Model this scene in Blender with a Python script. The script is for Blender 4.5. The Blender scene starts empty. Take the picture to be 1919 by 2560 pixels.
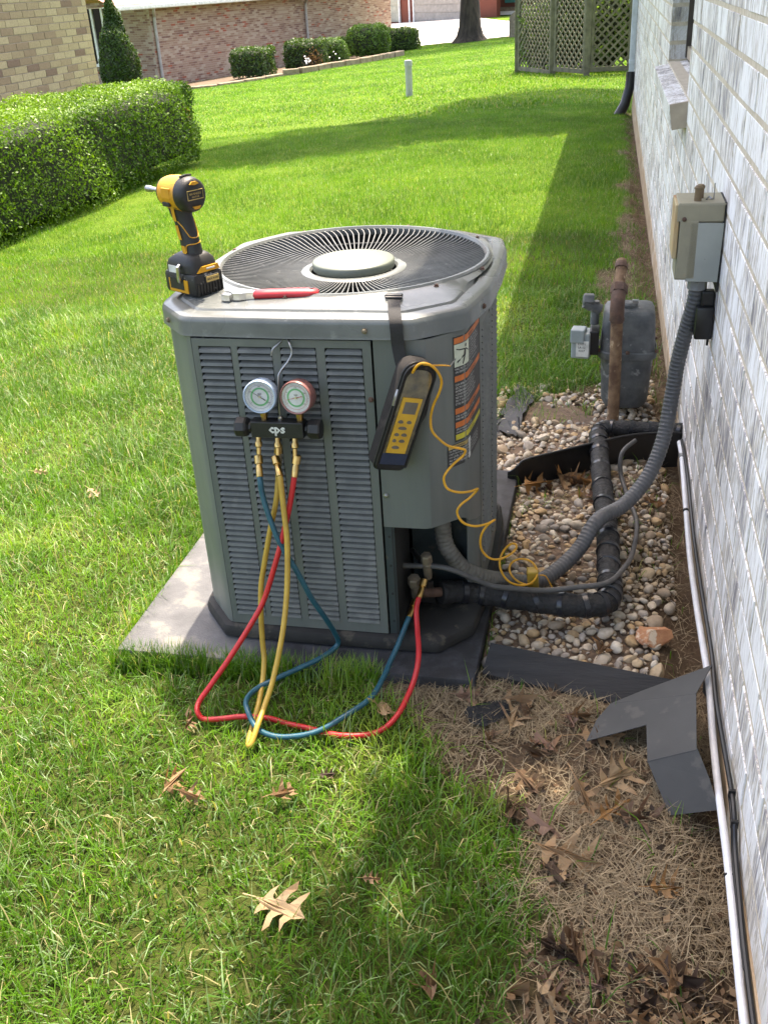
import bpy, bmesh, math, random
import numpy as np
from mathutils import Vector, Matrix
random.seed(7); rng = np.random.default_rng(11)
SC = bpy.context.scene
COL = SC.collection

# ------------------------------------------------------------------ camera
CAM_R = np.array([[0.97800, 0.04900, -0.20300], [0.20200, -0.47500, 0.85700], [-0.05400, -0.87900, -0.47400]])
FPX, CXP, CYP = 2467.0, 959.5, 1280.0
_n = np.array([1240 - CXP, 5850 - CYP, FPX]); _n /= np.linalg.norm(_n)
_f = np.array([1540 - CXP, -88 - CYP, FPX]); _f -= _n * _f.dot(_n); _f /= np.linalg.norm(_f)
CAM_R = np.array([np.cross(_f, -_n), _f, -_n])
CAM_C = np.array([0, 0, 1.32])
def to_px(P):
    c = (np.asarray(P, float) - CAM_C) @ CAM_R
    return CXP + FPX * c[..., 0] / c[..., 2], CYP + FPX * c[..., 1] / c[..., 2], c[..., 2]
cam = bpy.data.cameras.new('camera'); camo = bpy.data.objects.new('camera', cam); COL.objects.link(camo)
cam.sensor_fit = 'HORIZONTAL'; cam.sensor_width = 36; cam.lens = 36 * FPX / 1919
cam.clip_start = .05; cam.clip_end = 600
_m = np.eye(4); _m[:3, 0] = CAM_R[:, 0]; _m[:3, 1] = -CAM_R[:, 1]; _m[:3, 2] = -CAM_R[:, 2]; _m[:3, 3] = CAM_C
camo.matrix_world = Matrix(_m.tolist())
SC.camera = camo
# ------------------------------------------------------------------ world, sun, exposure
SUN_EL, SUN_AZ = 70.0, 2.0
w = bpy.data.worlds.new('World'); SC.world = w; w.use_nodes = True
nt = w.node_tree; sk = nt.nodes.new('ShaderNodeTexSky'); sk.sky_type = 'NISHITA'; sk.sun_disc = False
sk.sun_elevation = math.radians(SUN_EL); sk.sun_rotation = math.radians(SUN_AZ)
bg = nt.nodes['Background']; nt.links.new(sk.outputs[0], bg.inputs[0]); bg.inputs[1].default_value = 0.15; sk.air_density = 1.0; sk.dust_density = 4.0; sk.ozone_density = .6
sl = bpy.data.lights.new('sun', 'SUN'); sl.energy = 2.5; sl.angle = math.radians(.53); sl.color = (1, .95, .87)
so = bpy.data.objects.new('sun', sl); COL.objects.link(so)
so.rotation_euler = (-math.radians(90 - SUN_EL), 0, -math.radians(SUN_AZ)); so.location = (0, 10, 30)
SC.view_settings.view_transform = 'Standard'; SC.view_settings.look = 'None'
SC.view_settings.exposure = 2.40; SC.view_settings.gamma = 1
SC.view_settings.use_white_balance = True; SC.view_settings.white_balance_temperature = 7400; SC.view_settings.white_balance_tint = 12
SC.render.engine = 'CYCLES'

# ------------------------------------------------------------------ helpers
WLOC = {}
def tag(o, label=None, cat=None, group=None, kind=None):
    if label: o['label'] = label
    if cat: o['category'] = cat
    if group: o['group'] = group
    if kind: o['kind'] = kind
    return o
def thing(name, loc, label, cat, group=None):
    o = bpy.data.objects.new(name, None); COL.objects.link(o); o.location = loc; o.empty_display_size = .05
    WLOC[o] = np.array(loc, float)
    return tag(o, label, cat, group)
def link(name, me, parent=None, loc=(0, 0, 0)):
    """loc is a world position"""
    o = bpy.data.objects.new(name, me); COL.objects.link(o)
    loc = np.array(loc, float); WLOC[o] = loc
    if parent is not None:
        o.parent = parent; o.location = loc - WLOC[parent]
    else: o.location = loc
    return o
def unit(v): v = np.asarray(v, float); return v / max(1e-9, np.linalg.norm(v))
class MB:
    def __init__(s): s.v = []; s.f = []
    def add(s, V, F):
        b = len(s.v); s.v += [tuple(map(float, p)) for p in V]; s.f += [tuple(b + i for i in f) for f in F]; return s
    def box(s, c, size, ax=None, bev=0.0):
        c = np.array(c, float); h = np.array(size, float) / 2
        ax = np.eye(3) if ax is None else np.array([unit(a) for a in ax])
        if bev <= 0:
            sg = [(-1,-1,-1),(1,-1,-1),(1,1,-1),(-1,1,-1),(-1,-1,1),(1,-1,1),(1,1,1),(-1,1,1)]
            V = [c + (np.array(q) * h) @ ax for q in sg]
            return s.add(V, [(0,3,2,1),(4,5,6,7),(0,1,5,4),(1,2,6,5),(2,3,7,6),(3,0,4,7)])
        b = min(bev, min(h) * .95)
        bm = bmesh.new(); bmesh.ops.create_cube(bm, size=2)
        for vv in bm.verts: vv.co = Vector((vv.co.x * h[0], vv.co.y * h[1], vv.co.z * h[2]))
        bmesh.ops.bevel(bm, geom=list(bm.edges), offset=b, segments=2, affect='EDGES', profile=.5)
        bm.verts.index_update()
        V = [c + np.array(vv.co) @ ax for vv in bm.verts]; F = [[vv.index for vv in f.verts] for f in bm.faces]
        bm.free(); return s.add(V, F)
    def prism(s, poly, a, b, ax=None, org=(0, 0, 0)):
        """poly in (e0,e1), extruded along e2 from a to b"""
        ax = np.eye(3) if ax is None else np.array(ax, float); org = np.array(org, float); n = len(poly)
        V = [org + p[0] * ax[0] + p[1] * ax[1] + a * ax[2] for p in poly] + [org + p[0] * ax[0] + p[1] * ax[1] + b * ax[2] for p in poly]
        F = [tuple(range(n))[::-1], tuple(range(n, 2 * n))] + [(i, (i + 1) % n, n + (i + 1) % n, n + i) for i in range(n)]
        return s.add(V, F)
    def tube(s, path, r, n=10, cap=True, step=None):
        P = np.array(path, float)
        R_ = np.full(len(P), r, float) if np.isscalar(r) else np.array(r, float)
        T = np.gradient(P, axis=0); T /= np.linalg.norm(T, axis=1)[:, None] + 1e-12
        u = np.cross(T[0], [0, 0, 1]);  u = np.cross(T[0], [1, 0, 0]) if np.linalg.norm(u) < .1 else u
        u = unit(u); V = []
        for i in range(len(P)):
            u = unit(u - T[i] * u.dot(T[i])); v = np.cross(T[i], u)
            for k in range(n):
                a = 2 * math.pi * k / n; V.append(P[i] + R_[i] * (math.cos(a) * u + math.sin(a) * v))
        F = [(i * n + k, i * n + (k + 1) % n, (i + 1) * n + (k + 1) % n, (i + 1) * n + k) for i in range(len(P) - 1) for k in range(n)]
        if cap: F += [tuple(range(n))[::-1], tuple((len(P) - 1) * n + k for k in range(n))]
        return s.add(V, F)
    def cyl(s, a, b, r, n=16): return s.tube([a, b], r, n)
    def lathe(s, prof, org, axis=(0, 0, 1), n=24, cap=True):
        """prof: (radius, height along axis)"""
        ax = unit(axis); u = np.cross(ax, [0, 0, 1]); u = np.cross(ax, [1, 0, 0]) if np.linalg.norm(u) < .1 else u
        u = unit(u); v = np.cross(ax, u); org = np.array(org, float); V = []
        for r, h in prof:
            for k in range(n):
                a = 2 * math.pi * k / n; V.append(org + ax * h + max(r, 1e-5) * (math.cos(a) * u + math.sin(a) * v))
        m = len(prof); F = [(i * n + k, i * n + (k + 1) % n, (i + 1) * n + (k + 1) % n, (i + 1) * n + k) for i in range(m - 1) for k in range(n)]
        if cap: F += [tuple(range(n))[::-1], tuple((m - 1) * n + k for k in range(n))]
        return s.add(V, F)
    def mesh(s, name, mat, smooth=False, c=None):
        me = bpy.data.meshes.new(name); V = np.array(s.v) - (np.zeros(3) if c is None else c)
        me.from_pydata(V.tolist(), [], s.f); me.update()
        if mat: me.materials.append(mat)
        if smooth:
            for p in me.polygons: p.use_smooth = True
            try: me.set_sharp_from_angle(angle=math.radians(smooth if smooth is not True else 40))
            except Exception: pass
        return me
    def build(s, name, mat, parent=None, smooth=False):
        V = np.array(s.v); c = (V.min(0) + V.max(0)) / 2
        if parent is None: c[2] = V[:, 2].min()
        return link(name, s.mesh(name, mat, smooth, c), parent, c)
def spline(P, k=8):
    P = np.array(P, float); n = len(P); Q = np.vstack([2 * P[0] - P[1], P, 2 * P[-1] - P[-2]]); out = []
    for i in range(n - 1):
        a, b, c, d = Q[i:i + 4]
        for t in np.linspace(0, 1, k, endpoint=False):
            out.append(.5 * (2 * b + (c - a) * t + (2 * a - 5 * b + 4 * c - d) * t * t + (3 * b - a - 3 * c + d) * t ** 3))
    out.append(P[-1]); return np.array(out)
def np_mesh(name, V, quads=None, tris=None, mat=None, col=None, smooth=False):
    me = bpy.data.meshes.new(name); me.vertices.add(len(V)); me.vertices.foreach_set('co', np.asarray(V, np.float32).ravel())
    nq = 0 if quads is None else len(quads); ntr = 0 if tris is None else len(tris)
    idx = np.concatenate([x for x in ((quads.ravel() if nq else np.zeros(0, int)), (tris.ravel() if ntr else np.zeros(0, int)))]).astype(np.int32)
    me.loops.add(len(idx)); me.loops.foreach_set('vertex_index', idx)
    st = np.concatenate([np.arange(nq) * 4, nq * 4 + np.arange(ntr) * 3]).astype(np.int32)
    me.polygons.add(nq + ntr); me.polygons.foreach_set('loop_start', st)
    if smooth: me.polygons.foreach_set('use_smooth', np.ones(nq + ntr, bool))
    me.update(calc_edges=True)
    if col is not None:
        at = me.attributes.new('tint', 'FLOAT_COLOR', 'POINT')
        c4 = np.ones((len(V), 4), np.float32); c4[:, :3] = col; at.data.foreach_set('color', c4.ravel())
    if mat: me.materials.append(mat)
    return me
class VN:                                             # smooth value noise on a 2-D lattice
    def __init__(s, seed, n=256): s.g = np.random.default_rng(seed).random((n, n)); s.n = n
    def __call__(s, x, y):
        x = np.asarray(x, float); y = np.asarray(y, float)
        i = np.floor(x).astype(int); j = np.floor(y).astype(int); fx = x - i; fy = y - j
        fx = fx * fx * (3 - 2 * fx); fy = fy * fy * (3 - 2 * fy); n = s.n; g = s.g
        return (g[i % n, j % n] * (1 - fx) + g[(i + 1) % n, j % n] * fx) * (1 - fy) + (g[i % n, (j + 1) % n] * (1 - fx) + g[(i + 1) % n, (j + 1) % n] * fx) * fy
n1, n2, n3 = VN(1), VN(2), VN(3)
def sp(t): return np.logaddexp(0, np.asarray(t, float) * 3) / 3
def sstep(a, b, t): u = np.clip((np.asarray(t, float) - a) / (b - a), 0, 1); return u * u * (3 - 2 * u)
def terr0(x, y): return -0.0202 * (sp(y - 4) - sp(y - 46)) - 0.0646 * sp(-np.asarray(x, float) - 1.0) * (1 - .3 * sstep(44, 60, y))
def terr(x, y):
    x = np.asarray(x, float); y = np.asarray(y, float)
    tr = -.050 * sstep(.15, .245, x) * (1 - sstep(12, 13, y)); b = (n1(x * 1.3 + 40, y * 1.3 + 40) - .5) * .03 * sstep(.2, .9, -x - .0) + (n2(x * 5 + 40, y * 5 + 40) - .5) * .014
    return terr0(x, y) + tr + b * (1 - sstep(0, .1, (.12 - np.maximum(np.abs(x + .615) - .42, np.abs(y - 2.13) - .5)))) * .9

# ------------------------------------------------------------------ materials
def mat_new(name):
    m = bpy.data.materials.new(name); m.use_nodes = True; nt = m.node_tree; return m, nt, nt.nodes['Principled BSDF']
def nd(nt, t, **kw):
    n = nt.nodes.new(t)
    for k, v in kw.items(): setattr(n, k, v)
    return n
def noise(nt, scale, detail=3, rough=.55, stretch=None, obj=False, dist=0):
    n = nd(nt, 'ShaderNodeTexNoise'); n.inputs['Scale'].default_value = scale; n.inputs['Detail'].default_value = detail
    n.inputs['Roughness'].default_value = rough; n.inputs['Distortion'].default_value = dist
    src = nd(nt, 'ShaderNodeTexCoord').outputs['Object'] if obj else nd(nt, 'ShaderNodeNewGeometry').outputs['Position']
    if stretch:
        mp = nd(nt, 'ShaderNodeMapping'); mp.inputs['Scale'].default_value = stretch; nt.links.new(src, mp.inputs[0]); src = mp.outputs[0]
    nt.links.new(src, n.inputs['Vector']); return n.outputs['Fac']
def ramp(nt, fac, stops, interp='LINEAR'):
    r = nd(nt, 'ShaderNodeValToRGB'); r.color_ramp.interpolation = interp; e = r.color_ramp.elements
    while len(e) < len(stops): e.new(.5)
    for k, (p, c) in enumerate(stops):
        e[k].position = p; e[k].color = tuple(c) + (1,) if len(c) == 3 else c
    nt.links.new(fac, r.inputs[0]); return r.outputs[0]
def mix(nt, fac, a, b, mode='MIX'):
    m = nd(nt, 'ShaderNodeMix', data_type='RGBA', blend_type=mode)
    for s, v in ((m.inputs[0], fac), (m.inputs[6], a), (m.inputs[7], b)):
        if isinstance(v, (int, float)): s.default_value = v
        elif isinstance(v, tuple): s.default_value = v + (1,) if len(v) == 3 else v
        else: nt.links.new(v, s)
    return m.outputs[2]
def mth(nt, op, a, b=0.):
    m = nd(nt, 'ShaderNodeMath', operation=op)
    for s, v in ((m.inputs[0], a), (m.inputs[1], b)):
        if isinstance(v, (int, float)): s.default_value = v
        else: nt.links.new(v, s)
    return m.outputs[0]
def bump(nt, p, h, strength=.3, dist=.01):
    b = nd(nt, 'ShaderNodeBump'); b.inputs['Strength'].default_value = strength; b.inputs['Distance'].default_value = dist
    nt.links.new(h, b.inputs['Height']); nt.links.new(b.outputs[0], p.inputs['Normal'])
def simple(name, c1, c2=None, scale=20, rough=.5, metal=0, bmp=0, bscale=None, bdist=.004, stretch=None, spots=None, spec=.5, stops=(.35, .65), coat=0, rvar=0):
    m, nt, p = mat_new(name); p.inputs['Roughness'].default_value = rough; p.inputs['Metallic'].default_value = metal
    p.inputs['Specular IOR Level'].default_value = spec
    if coat: p.inputs['Coat Weight'].default_value = coat
    c2 = c2 or tuple(x * .75 for x in c1)
    f = noise(nt, scale, 4, stretch=stretch); col = ramp(nt, f, [(stops[0], c2), (stops[1], c1)])
    if spots:
        sc, sel, cc = spots; f2 = noise(nt, sc, 5, .6); k = ramp(nt, f2, [(sel, (0, 0, 0)), (min(1, sel + .06), (1, 1, 1))]); col = mix(nt, k, col, cc)
    nt.links.new(col, p.inputs['Base Color'])
    if rvar:
        fr = noise(nt, scale * .7, 3); mr = nd(nt, 'ShaderNodeMapRange'); nt.links.new(fr, mr.inputs[0])
        mr.inputs['To Min'].default_value = rough - rvar; mr.inputs['To Max'].default_value = rough + rvar; nt.links.new(mr.outputs[0], p.inputs['Roughness'])
    if bmp: bump(nt, p, noise(nt, bscale or scale * 3, 4, stretch=stretch), bmp, bdist)
    return m
def piece_rand(nt):
    oi = nd(nt, 'ShaderNodeObjectInfo').outputs['Random']; g = nd(nt, 'ShaderNodeNewGeometry').outputs['Random Per Island']
    return mth(nt, 'FRACT', mth(nt, 'ADD', oi, g))
def brick_mat(name, stops, streak=None, rough=.85, bmp=.5, bd=.004, zstretch=.14):
    m, nt, p = mat_new(name); p.inputs['Roughness'].default_value = rough; p.inputs['Specular IOR Level'].default_value = .25
    r = piece_rand(nt); col = ramp(nt, r, stops, 'CONSTANT' if not streak else 'LINEAR')
    if streak:
        f = noise(nt, 1, 6, .70, stretch=(95, 95, 95 * zstretch), dist=.6); f0 = noise(nt, 1, 5, .65, stretch=(17, 17, 7))
        ff = mth(nt, 'ADD', mth(nt, 'MULTIPLY', f, .54), mth(nt, 'ADD', mth(nt, 'MULTIPLY', f0, .42), mth(nt, 'MULTIPLY', r, .06)))
        k = ramp(nt, ff, streak); col = mix(nt, .12, k, col)
        g_ = nd(nt, 'ShaderNodeNewGeometry'); xz = nd(nt, 'ShaderNodeSeparateXYZ'); nt.links.new(g_.outputs['Position'], xz.inputs[0])
        lev = mth(nt, 'ADD', mth(nt, 'MULTIPLY', xz.outputs[2], -2.6), mth(nt, 'MULTIPLY', noise(nt, 1, 5, .6, stretch=(9, 9, 4)), 1.5))
        col = mix(nt, mth(nt, 'MULTIPLY', ramp(nt, lev, [(.30, (0, 0, 0)), (.75, (1, 1, 1))]), .55), col, (.50, .40, .26))
        bump(nt, p, f, bmp, bd)
    else:
        f = noise(nt, 60, 4); col = mix(nt, .5, col, ramp(nt, f, [(.3, (.45, .42, .40)), (.7, (1, 1, 1))]), 'MULTIPLY'); bump(nt, p, noise(nt, 140, 4), bmp, bd)
    nt.links.new(col, p.inputs['Base Color']); return m
def leaf_mat(name, tint=True, c=(.06, .12, .02), rough=.45, trans=.35, tr=(1.15, 1.2, .5), var=.35, sc=3.0):
    m, nt, p = mat_new(name); out = nt.nodes['Material Output']; p.inputs['Roughness'].default_value = rough
    p.inputs['Specular IOR Level'].default_value = .35
    if tint:
        a = nd(nt, 'ShaderNodeAttribute'); a.attribute_name = 'tint'; col = a.outputs['Color']
    else:
        col = mix(nt, piece_rand(nt), c, tuple(x * (1 + var) for x in c))
    nt.links.new(col, p.inputs['Base Color']); t = nd(nt, 'ShaderNodeBsdfTranslucent')
    nt.links.new(mix(nt, 1.0, col, tr, 'MULTIPLY'), t.inputs[0]); ms = nd(nt, 'ShaderNodeMixShader'); ms.inputs[0].default_value = trans
    nt.links.new(p.outputs[0], ms.inputs[1]); nt.links.new(t.outputs[0], ms.inputs[2]); nt.links.new(ms.outputs[0], out.inputs[0]); return m
M = {}
M['white_brick'] = brick_mat('white_brick', [(0, (.40, .32, .22)), (.35, (.55, .53, .50)), (.7, (.42, .40, .40)), (1, (.62, .59, .54))],
    streak=[(.40, (.19, .18, .20)), (.452, (.39, .38, .41)), (.488, (.57, .51, .42)), (.515, (.73, .72, .73)), (.58, (.89, .885, .885))], bd=.005)
M['mortar'] = simple('mortar', (.60, .53, .43), (.48, .41, .31), 40, .9, bmp=.5, bscale=160)
M['foundation'] = simple('foundation', (.50, .37, .24), (.36, .25, .15), 14, .9, bmp=.6, bscale=60, spots=(9, .56, (.58, .48, .36)))
M['tan_brick'] = brick_mat('tan_brick', [(0, (.46, .37, .22)), (.2, (.40, .31, .19)), (.42, (.50, .41, .25)), (.62, (.34, .25, .16)), (.8, (.44, .35, .21)), (.93, (.25, .17, .12))], bmp=.3)
M['pink_brick'] = brick_mat('pink_brick', [(0, (.33, .22, .16)), (.18, (.37, .27, .20)), (.36, (.26, .155, .115)), (.48, (.43, .34, .265)), (.66, (.35, .24, .18)), (.86, (.22, .125, .10)), (.95, (.34, .11, .07))], bmp=.3)
M['red_brick'] = brick_mat('red_brick', [(0, (.22, .07, .045)), (.3, (.27, .09, .055)), (.6, (.19, .06, .04)), (.85, (.24, .10, .07))], bmp=.3)
M['pale_mortar'] = simple('pale_mortar', (.42, .34, .27), None, 30, .9)
M['soil'] = None
M['body_paint'] = simple('body_paint', (.130, .141, .131), (.103, .115, .107), 20, .48, stretch=(1, 1, .12), bmp=.06, bscale=350, rvar=.07, spots=(38, .68, (.115, .125, .112)))
M['lid_paint'] = simple('lid_paint', (.145, .155, .150), (.098, .107, .104), 9, .28, rvar=.08, bmp=.05, bscale=260, spots=(24, .60, (.175, .184, .178)))
M['slat_paint'] = simple('slat_paint', (.122, .128, .122), (.093, .098, .094), 30, .55, rvar=.07, spots=(19, .57, (.135, .137, .130)))
M['hub_paint'] = simple('hub_paint', (.140, .160, .130), (.118, .136, .114), 12, .5, rvar=.08)
M['rod_paint'] = simple('rod_paint', (.145, .150, .143), (.098, .102, .098), 25, .36, spots=(40, .62, (.20, .20, .19)))
M['dark_inside'] = simple('dark_inside', (.018, .019, .018), None, 10, .8)
M['green_inside'] = simple('green_inside', (.028, .042, .043), (.018, .026, .027), 12, .6, spots=(18, .64, (.07, .065, .05)))
M['base_pan'] = simple('base_pan', (.022, .021, .019), (.012, .0115, .011), 12, .8, bmp=.3, bscale=60, spots=(16, .58, (.060, .052, .040)))
def pad_mat():
    m, nt, p = mat_new('pad'); p.inputs['Roughness'].default_value = .75
    g = nd(nt, 'ShaderNodeNewGeometry'); sx_ = nd(nt, 'ShaderNodeSeparateXYZ'); nt.links.new(g.outputs['Position'], sx_.inputs[0])
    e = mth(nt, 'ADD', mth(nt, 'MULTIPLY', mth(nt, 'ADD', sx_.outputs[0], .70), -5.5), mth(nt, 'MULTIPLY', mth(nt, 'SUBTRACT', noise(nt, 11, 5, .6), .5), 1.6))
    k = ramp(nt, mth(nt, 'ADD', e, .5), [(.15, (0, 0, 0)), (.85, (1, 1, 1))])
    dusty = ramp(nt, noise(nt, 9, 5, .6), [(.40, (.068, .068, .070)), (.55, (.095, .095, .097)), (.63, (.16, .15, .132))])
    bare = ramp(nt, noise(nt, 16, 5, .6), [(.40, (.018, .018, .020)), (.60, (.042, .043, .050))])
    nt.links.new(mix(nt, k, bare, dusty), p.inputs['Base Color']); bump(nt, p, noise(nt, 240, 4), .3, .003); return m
M['pad'] = pad_mat()
M['black'] = simple('black', (.013, .013, .0135), (.008, .008, .0085), 40, .42)
M['black_rough'] = simple('black_rough', (.030, .028, .028), (.018, .017, .017), 60, .8, bmp=.5, bscale=220)
M['black_foam'] = simple('black_foam', (.015, .0145, .0145), (.008, .008, .008), 18, .75, bmp=.7, bscale=70, bdist=.01, spots=(26, .66, (.045, .041, .036)))
M['black_tape'] = simple('black_tape', (.016, .017, .021), None, 30, .28, bmp=.15, bscale=60)
M['board'] = simple('board', (.020, .0195, .020), (.010, .010, .0105), 22, .75, bmp=.5, bscale=70, stretch=(.3, 3, 3))
M['asphalt'] = simple('asphalt', (.020, .021, .023), (.008, .008, .009), 140, .85, bmp=1, bscale=260, bdist=.008)
M['fabric_sheet'] = simple('fabric_sheet', (.055, .057, .062), (.035, .036, .040), 18, .8, bmp=.4, bscale=120)
M['yellow_plastic'] = simple('yellow_plastic', (.62, .30, .012), (.50, .23, .010), 30, .45, bmp=.05, bscale=200)
M['black_plastic'] = simple('black_plastic', (.015, .0145, .0145), (.010, .010, .010), 60, .5, bmp=.15, bscale=400)
M['worn_plastic'] = simple('worn_plastic', (.014, .0135, .0135), (.008, .008, .008), 60, .5, bmp=.3, bscale=200, stretch=(1, 1, .15), spots=(70, .60, (.25, .24, .22)))
M['white_label'] = simple('white_label', (.66, .66, .62), None, 40, .5)
M['label_print'] = simple('label_print', (.030, .029, .028), None, 40, .5)
M['label_cream'] = simple('label_cream', (.62, .66, .52), None, 40, .5)
M['label_grey'] = simple('label_grey', (.50, .50, .48), None, 40, .5)
M['label_orange'] = simple('label_orange', (.62, .16, .03), None, 40, .5)
M['label_yellow'] = simple('label_yellow', (.60, .52, .04), None, 40, .5)
M['label_gold'] = simple('label_gold', (.50, .36, .12), None, 40, .5)
M['chrome'] = simple('chrome', (.72, .71, .69), (.60, .59, .57), 60, .28, metal=1)
M['steel'] = simple('steel', (.40, .40, .40), (.30, .30, .30), 60, .38, metal=1)
M['brass'] = simple('brass', (.62, .42, .16), (.48, .31, .11), 80, .28, metal=1)
M['old_brass'] = simple('old_brass', (.30, .25, .18), (.20, .165, .12), 60, .6, metal=.6, bmp=.3, bscale=200)
M['red_grip'] = simple('red_grip', (.48, .022, .030), (.40, .018, .024), 40, .42, coat=.2)
M['red_hose'] = simple('red_hose', (.50, .018, .022), (.44, .014, .018), 40, .40)
M['blue_hose'] = simple('blue_hose', (.014, .088, .125), (.010, .068, .100), 40, .36)
M['yellow_hose'] = simple('yellow_hose', (.46, .30, .045), (.38, .235, .035), 40, .42)
M['wire_orange'] = simple('wire_orange', (.74, .36, .025), None, 40, .4)
M['gauge_blue'] = simple('gauge_blue', (.36, .46, .60), None, 40, .3)
M['gauge_red'] = simple('gauge_red', (.27, .12, .11), None, 40, .35)
M['dial_white'] = simple('dial_white', (.66, .68, .70), None, 40, .6)
M['dial_green'] = simple('dial_green', (.10, .42, .19), None, 40, .6)
M['dial_purple'] = simple('dial_purple', (.22, .15, .36), None, 40, .6)
M['dial_red'] = simple('dial_red', (.52, .09, .10), None, 40, .6)
M['ink'] = simple('ink', (.03, .03, .04), None, 40, .6)
M['pouch'] = simple('pouch', (.022, .018, .017), (.013, .011, .0105), 40, .9, bmp=.6, bscale=700, bdist=.002, spots=(26, .60, (.045, .036, .033)))
M['strap'] = simple('strap', (.026, .025, .025), None, 300, .85, bmp=.6, bscale=900, bdist=.001)
M['meter_yellow'] = simple('meter_yellow', (.66, .38, .035), (.58, .32, .03), 40, .45)
M['meter_grey'] = simple('meter_grey', (.16, .14, .11), None, 40, .4)
M['pocket_film'] = simple('pocket_film', (.17, .14, .075), (.07, .06, .04), 45, .22, coat=.6)
M['navy'] = simple('navy', (.022, .034, .075), None, 40, .6)
M['meter_cast'] = simple('meter_cast', (.135, .142, .143), (.072, .078, .082), 22, .6, metal=.1, bmp=.5, bscale=90, spots=(30, .60, (.23, .235, .235)))
M['meter_plastic'] = simple('meter_plastic', (.30, .34, .345), (.25, .29, .295), 20, .5)
M['rust'] = simple('rust', (.24, .15, .085), (.10, .052, .030), 30, .85, bmp=.6, bscale=130, spots=(34, .60, (.38, .27, .17)))
M['rust_dark'] = simple('rust_dark', (.125, .068, .045), (.065, .034, .024), 40, .75, bmp=.5, bscale=150)
M['box_paint'] = simple('box_paint', (.29, .265, .185), (.235, .215, .155), 14, .6, bmp=.15, bscale=140, spots=(17, .62, (.36, .27, .15)))
M['box_rusty'] = simple('box_rusty', (.42, .34, .20), (.40, .27, .13), 12, .7, spots=(16, .58, (.30, .17, .08)))
M['box_flap'] = simple('box_flap', (.31, .325, .30), (.26, .275, .255), 10, .55, spots=(90, .70, (.16, .16, .15)))
M['brown_fit'] = simple('brown_fit', (.17, .115, .06), None, 60, .6)
M['conduit'] = simple('conduit', (.105, .106, .110), (.082, .084, .088), 26, .55, spots=(50, .66, (.20, .20, .20)))
M['conduit_dusty'] = simple('conduit_dusty', (.16, .15, .13), (.11, .105, .09), 26, .75)
M['fitting_grey'] = simple('fitting_grey', (.26, .265, .275), None, 40, .5)
M['cable_grey'] = simple('cable_grey', (.085, .082, .078), (.06, .058, .055), 40, .6)
M['white_pvc'] = simple('white_pvc', (.74, .74, .75), (.64, .64, .65), 30, .4, spots=(60, .70, (.35, .33, .30)))
M['cover_paint'] = simple('cover_paint', (.076, .077, .076), (.060, .061, .061), 7, .7, spec=.18, rvar=.08, bmp=.05, bscale=300, spots=(16, .62, (.092, .090, .085)))
M['orange_rock'] = simple('orange_rock', (.52, .27, .13), (.36, .15, .07), 16, .8, bmp=.7, bscale=60, spots=(22, .55, (.62, .50, .36)))
M['spout_white'] = simple('spout_white', (.62, .66, .70), None, 10, .45)
M['trim_white'] = simple('trim_white', (.76, .76, .74), None, 10, .5)
M['spout_tan'] = simple('spout_tan', (.38, .36, .34), None, 10, .5)
M['shingle'] = simple('shingle', (.42, .20, .18), (.30, .14, .13), 18, .9, bmp=.5, bscale=50)
M['shingle_grey'] = simple('shingle_grey', (.20, .19, .18), None, 18, .9, bmp=.5, bscale=50)
M['window_frame'] = simple('window_frame', (.07, .055, .045), None, 20, .5)
M['tan_trim'] = simple('tan_trim', (.42, .35, .27), None, 20, .6)
M['pvc_pipe'] = simple('pvc_pipe', (.36, .39, .39), (.29, .32, .32), 14, .5)
M['lattice'] = simple('lattice', (.165, .160, .115), (.095, .092, .066), 9, .85, bmp=.4, bscale=60)
M['bark'] = simple('bark', (.055, .042, .030), (.020, .015, .011), 9, .95, bmp=1, bscale=24, bdist=.04, stretch=(1, 1, .25))
M['concrete'] = simple('concrete', (.62, .58, .52), (.50, .44, .37), .6, .85, bmp=.1, bscale=30, stops=(.3, .6))
M['garage_door'] = simple('garage_door', (.30, .27, .245), None, 4, .6)
M['garage_door_pale'] = simple('garage_door_pale', (.34, .33, .27), None, 4, .6)
M['teal'] = simple('teal', (.03, .28, .28), None, 4, .5)
M['stone_edge'] = simple('stone_edge', (.24, .19, .125), (.15, .115, .075), 8, .9, bmp=.6, bscale=30)
M['pillar'] = simple('pillar', (.24, .20, .15), (.13, .10, .075), 9, .9, bmp=.6, bscale=30)
def glass_mat():
    m, nt, p = mat_new('window_glass'); p.inputs['Base Color'].default_value = (.012, .014, .014, 1); p.inputs['Roughness'].default_value = .06
    p.inputs['Specular IOR Level'].default_value = .6; return m
M['glass'] = glass_mat()
def clear_mat():
    m, nt, p = mat_new('gauge_lens'); out = nt.nodes['Material Output']; g = nd(nt, 'ShaderNodeBsdfGlossy'); g.inputs['Roughness'].default_value = .08
    t = nd(nt, 'ShaderNodeBsdfTransparent'); ms = nd(nt, 'ShaderNodeMixShader'); ms.inputs[0].default_value = .08
    nt.links.new(t.outputs[0], ms.inputs[1]); nt.links.new(g.outputs[0], ms.inputs[2]); nt.links.new(ms.outputs[0], out.inputs[0]); return m
M['lens'] = clear_mat()
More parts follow.
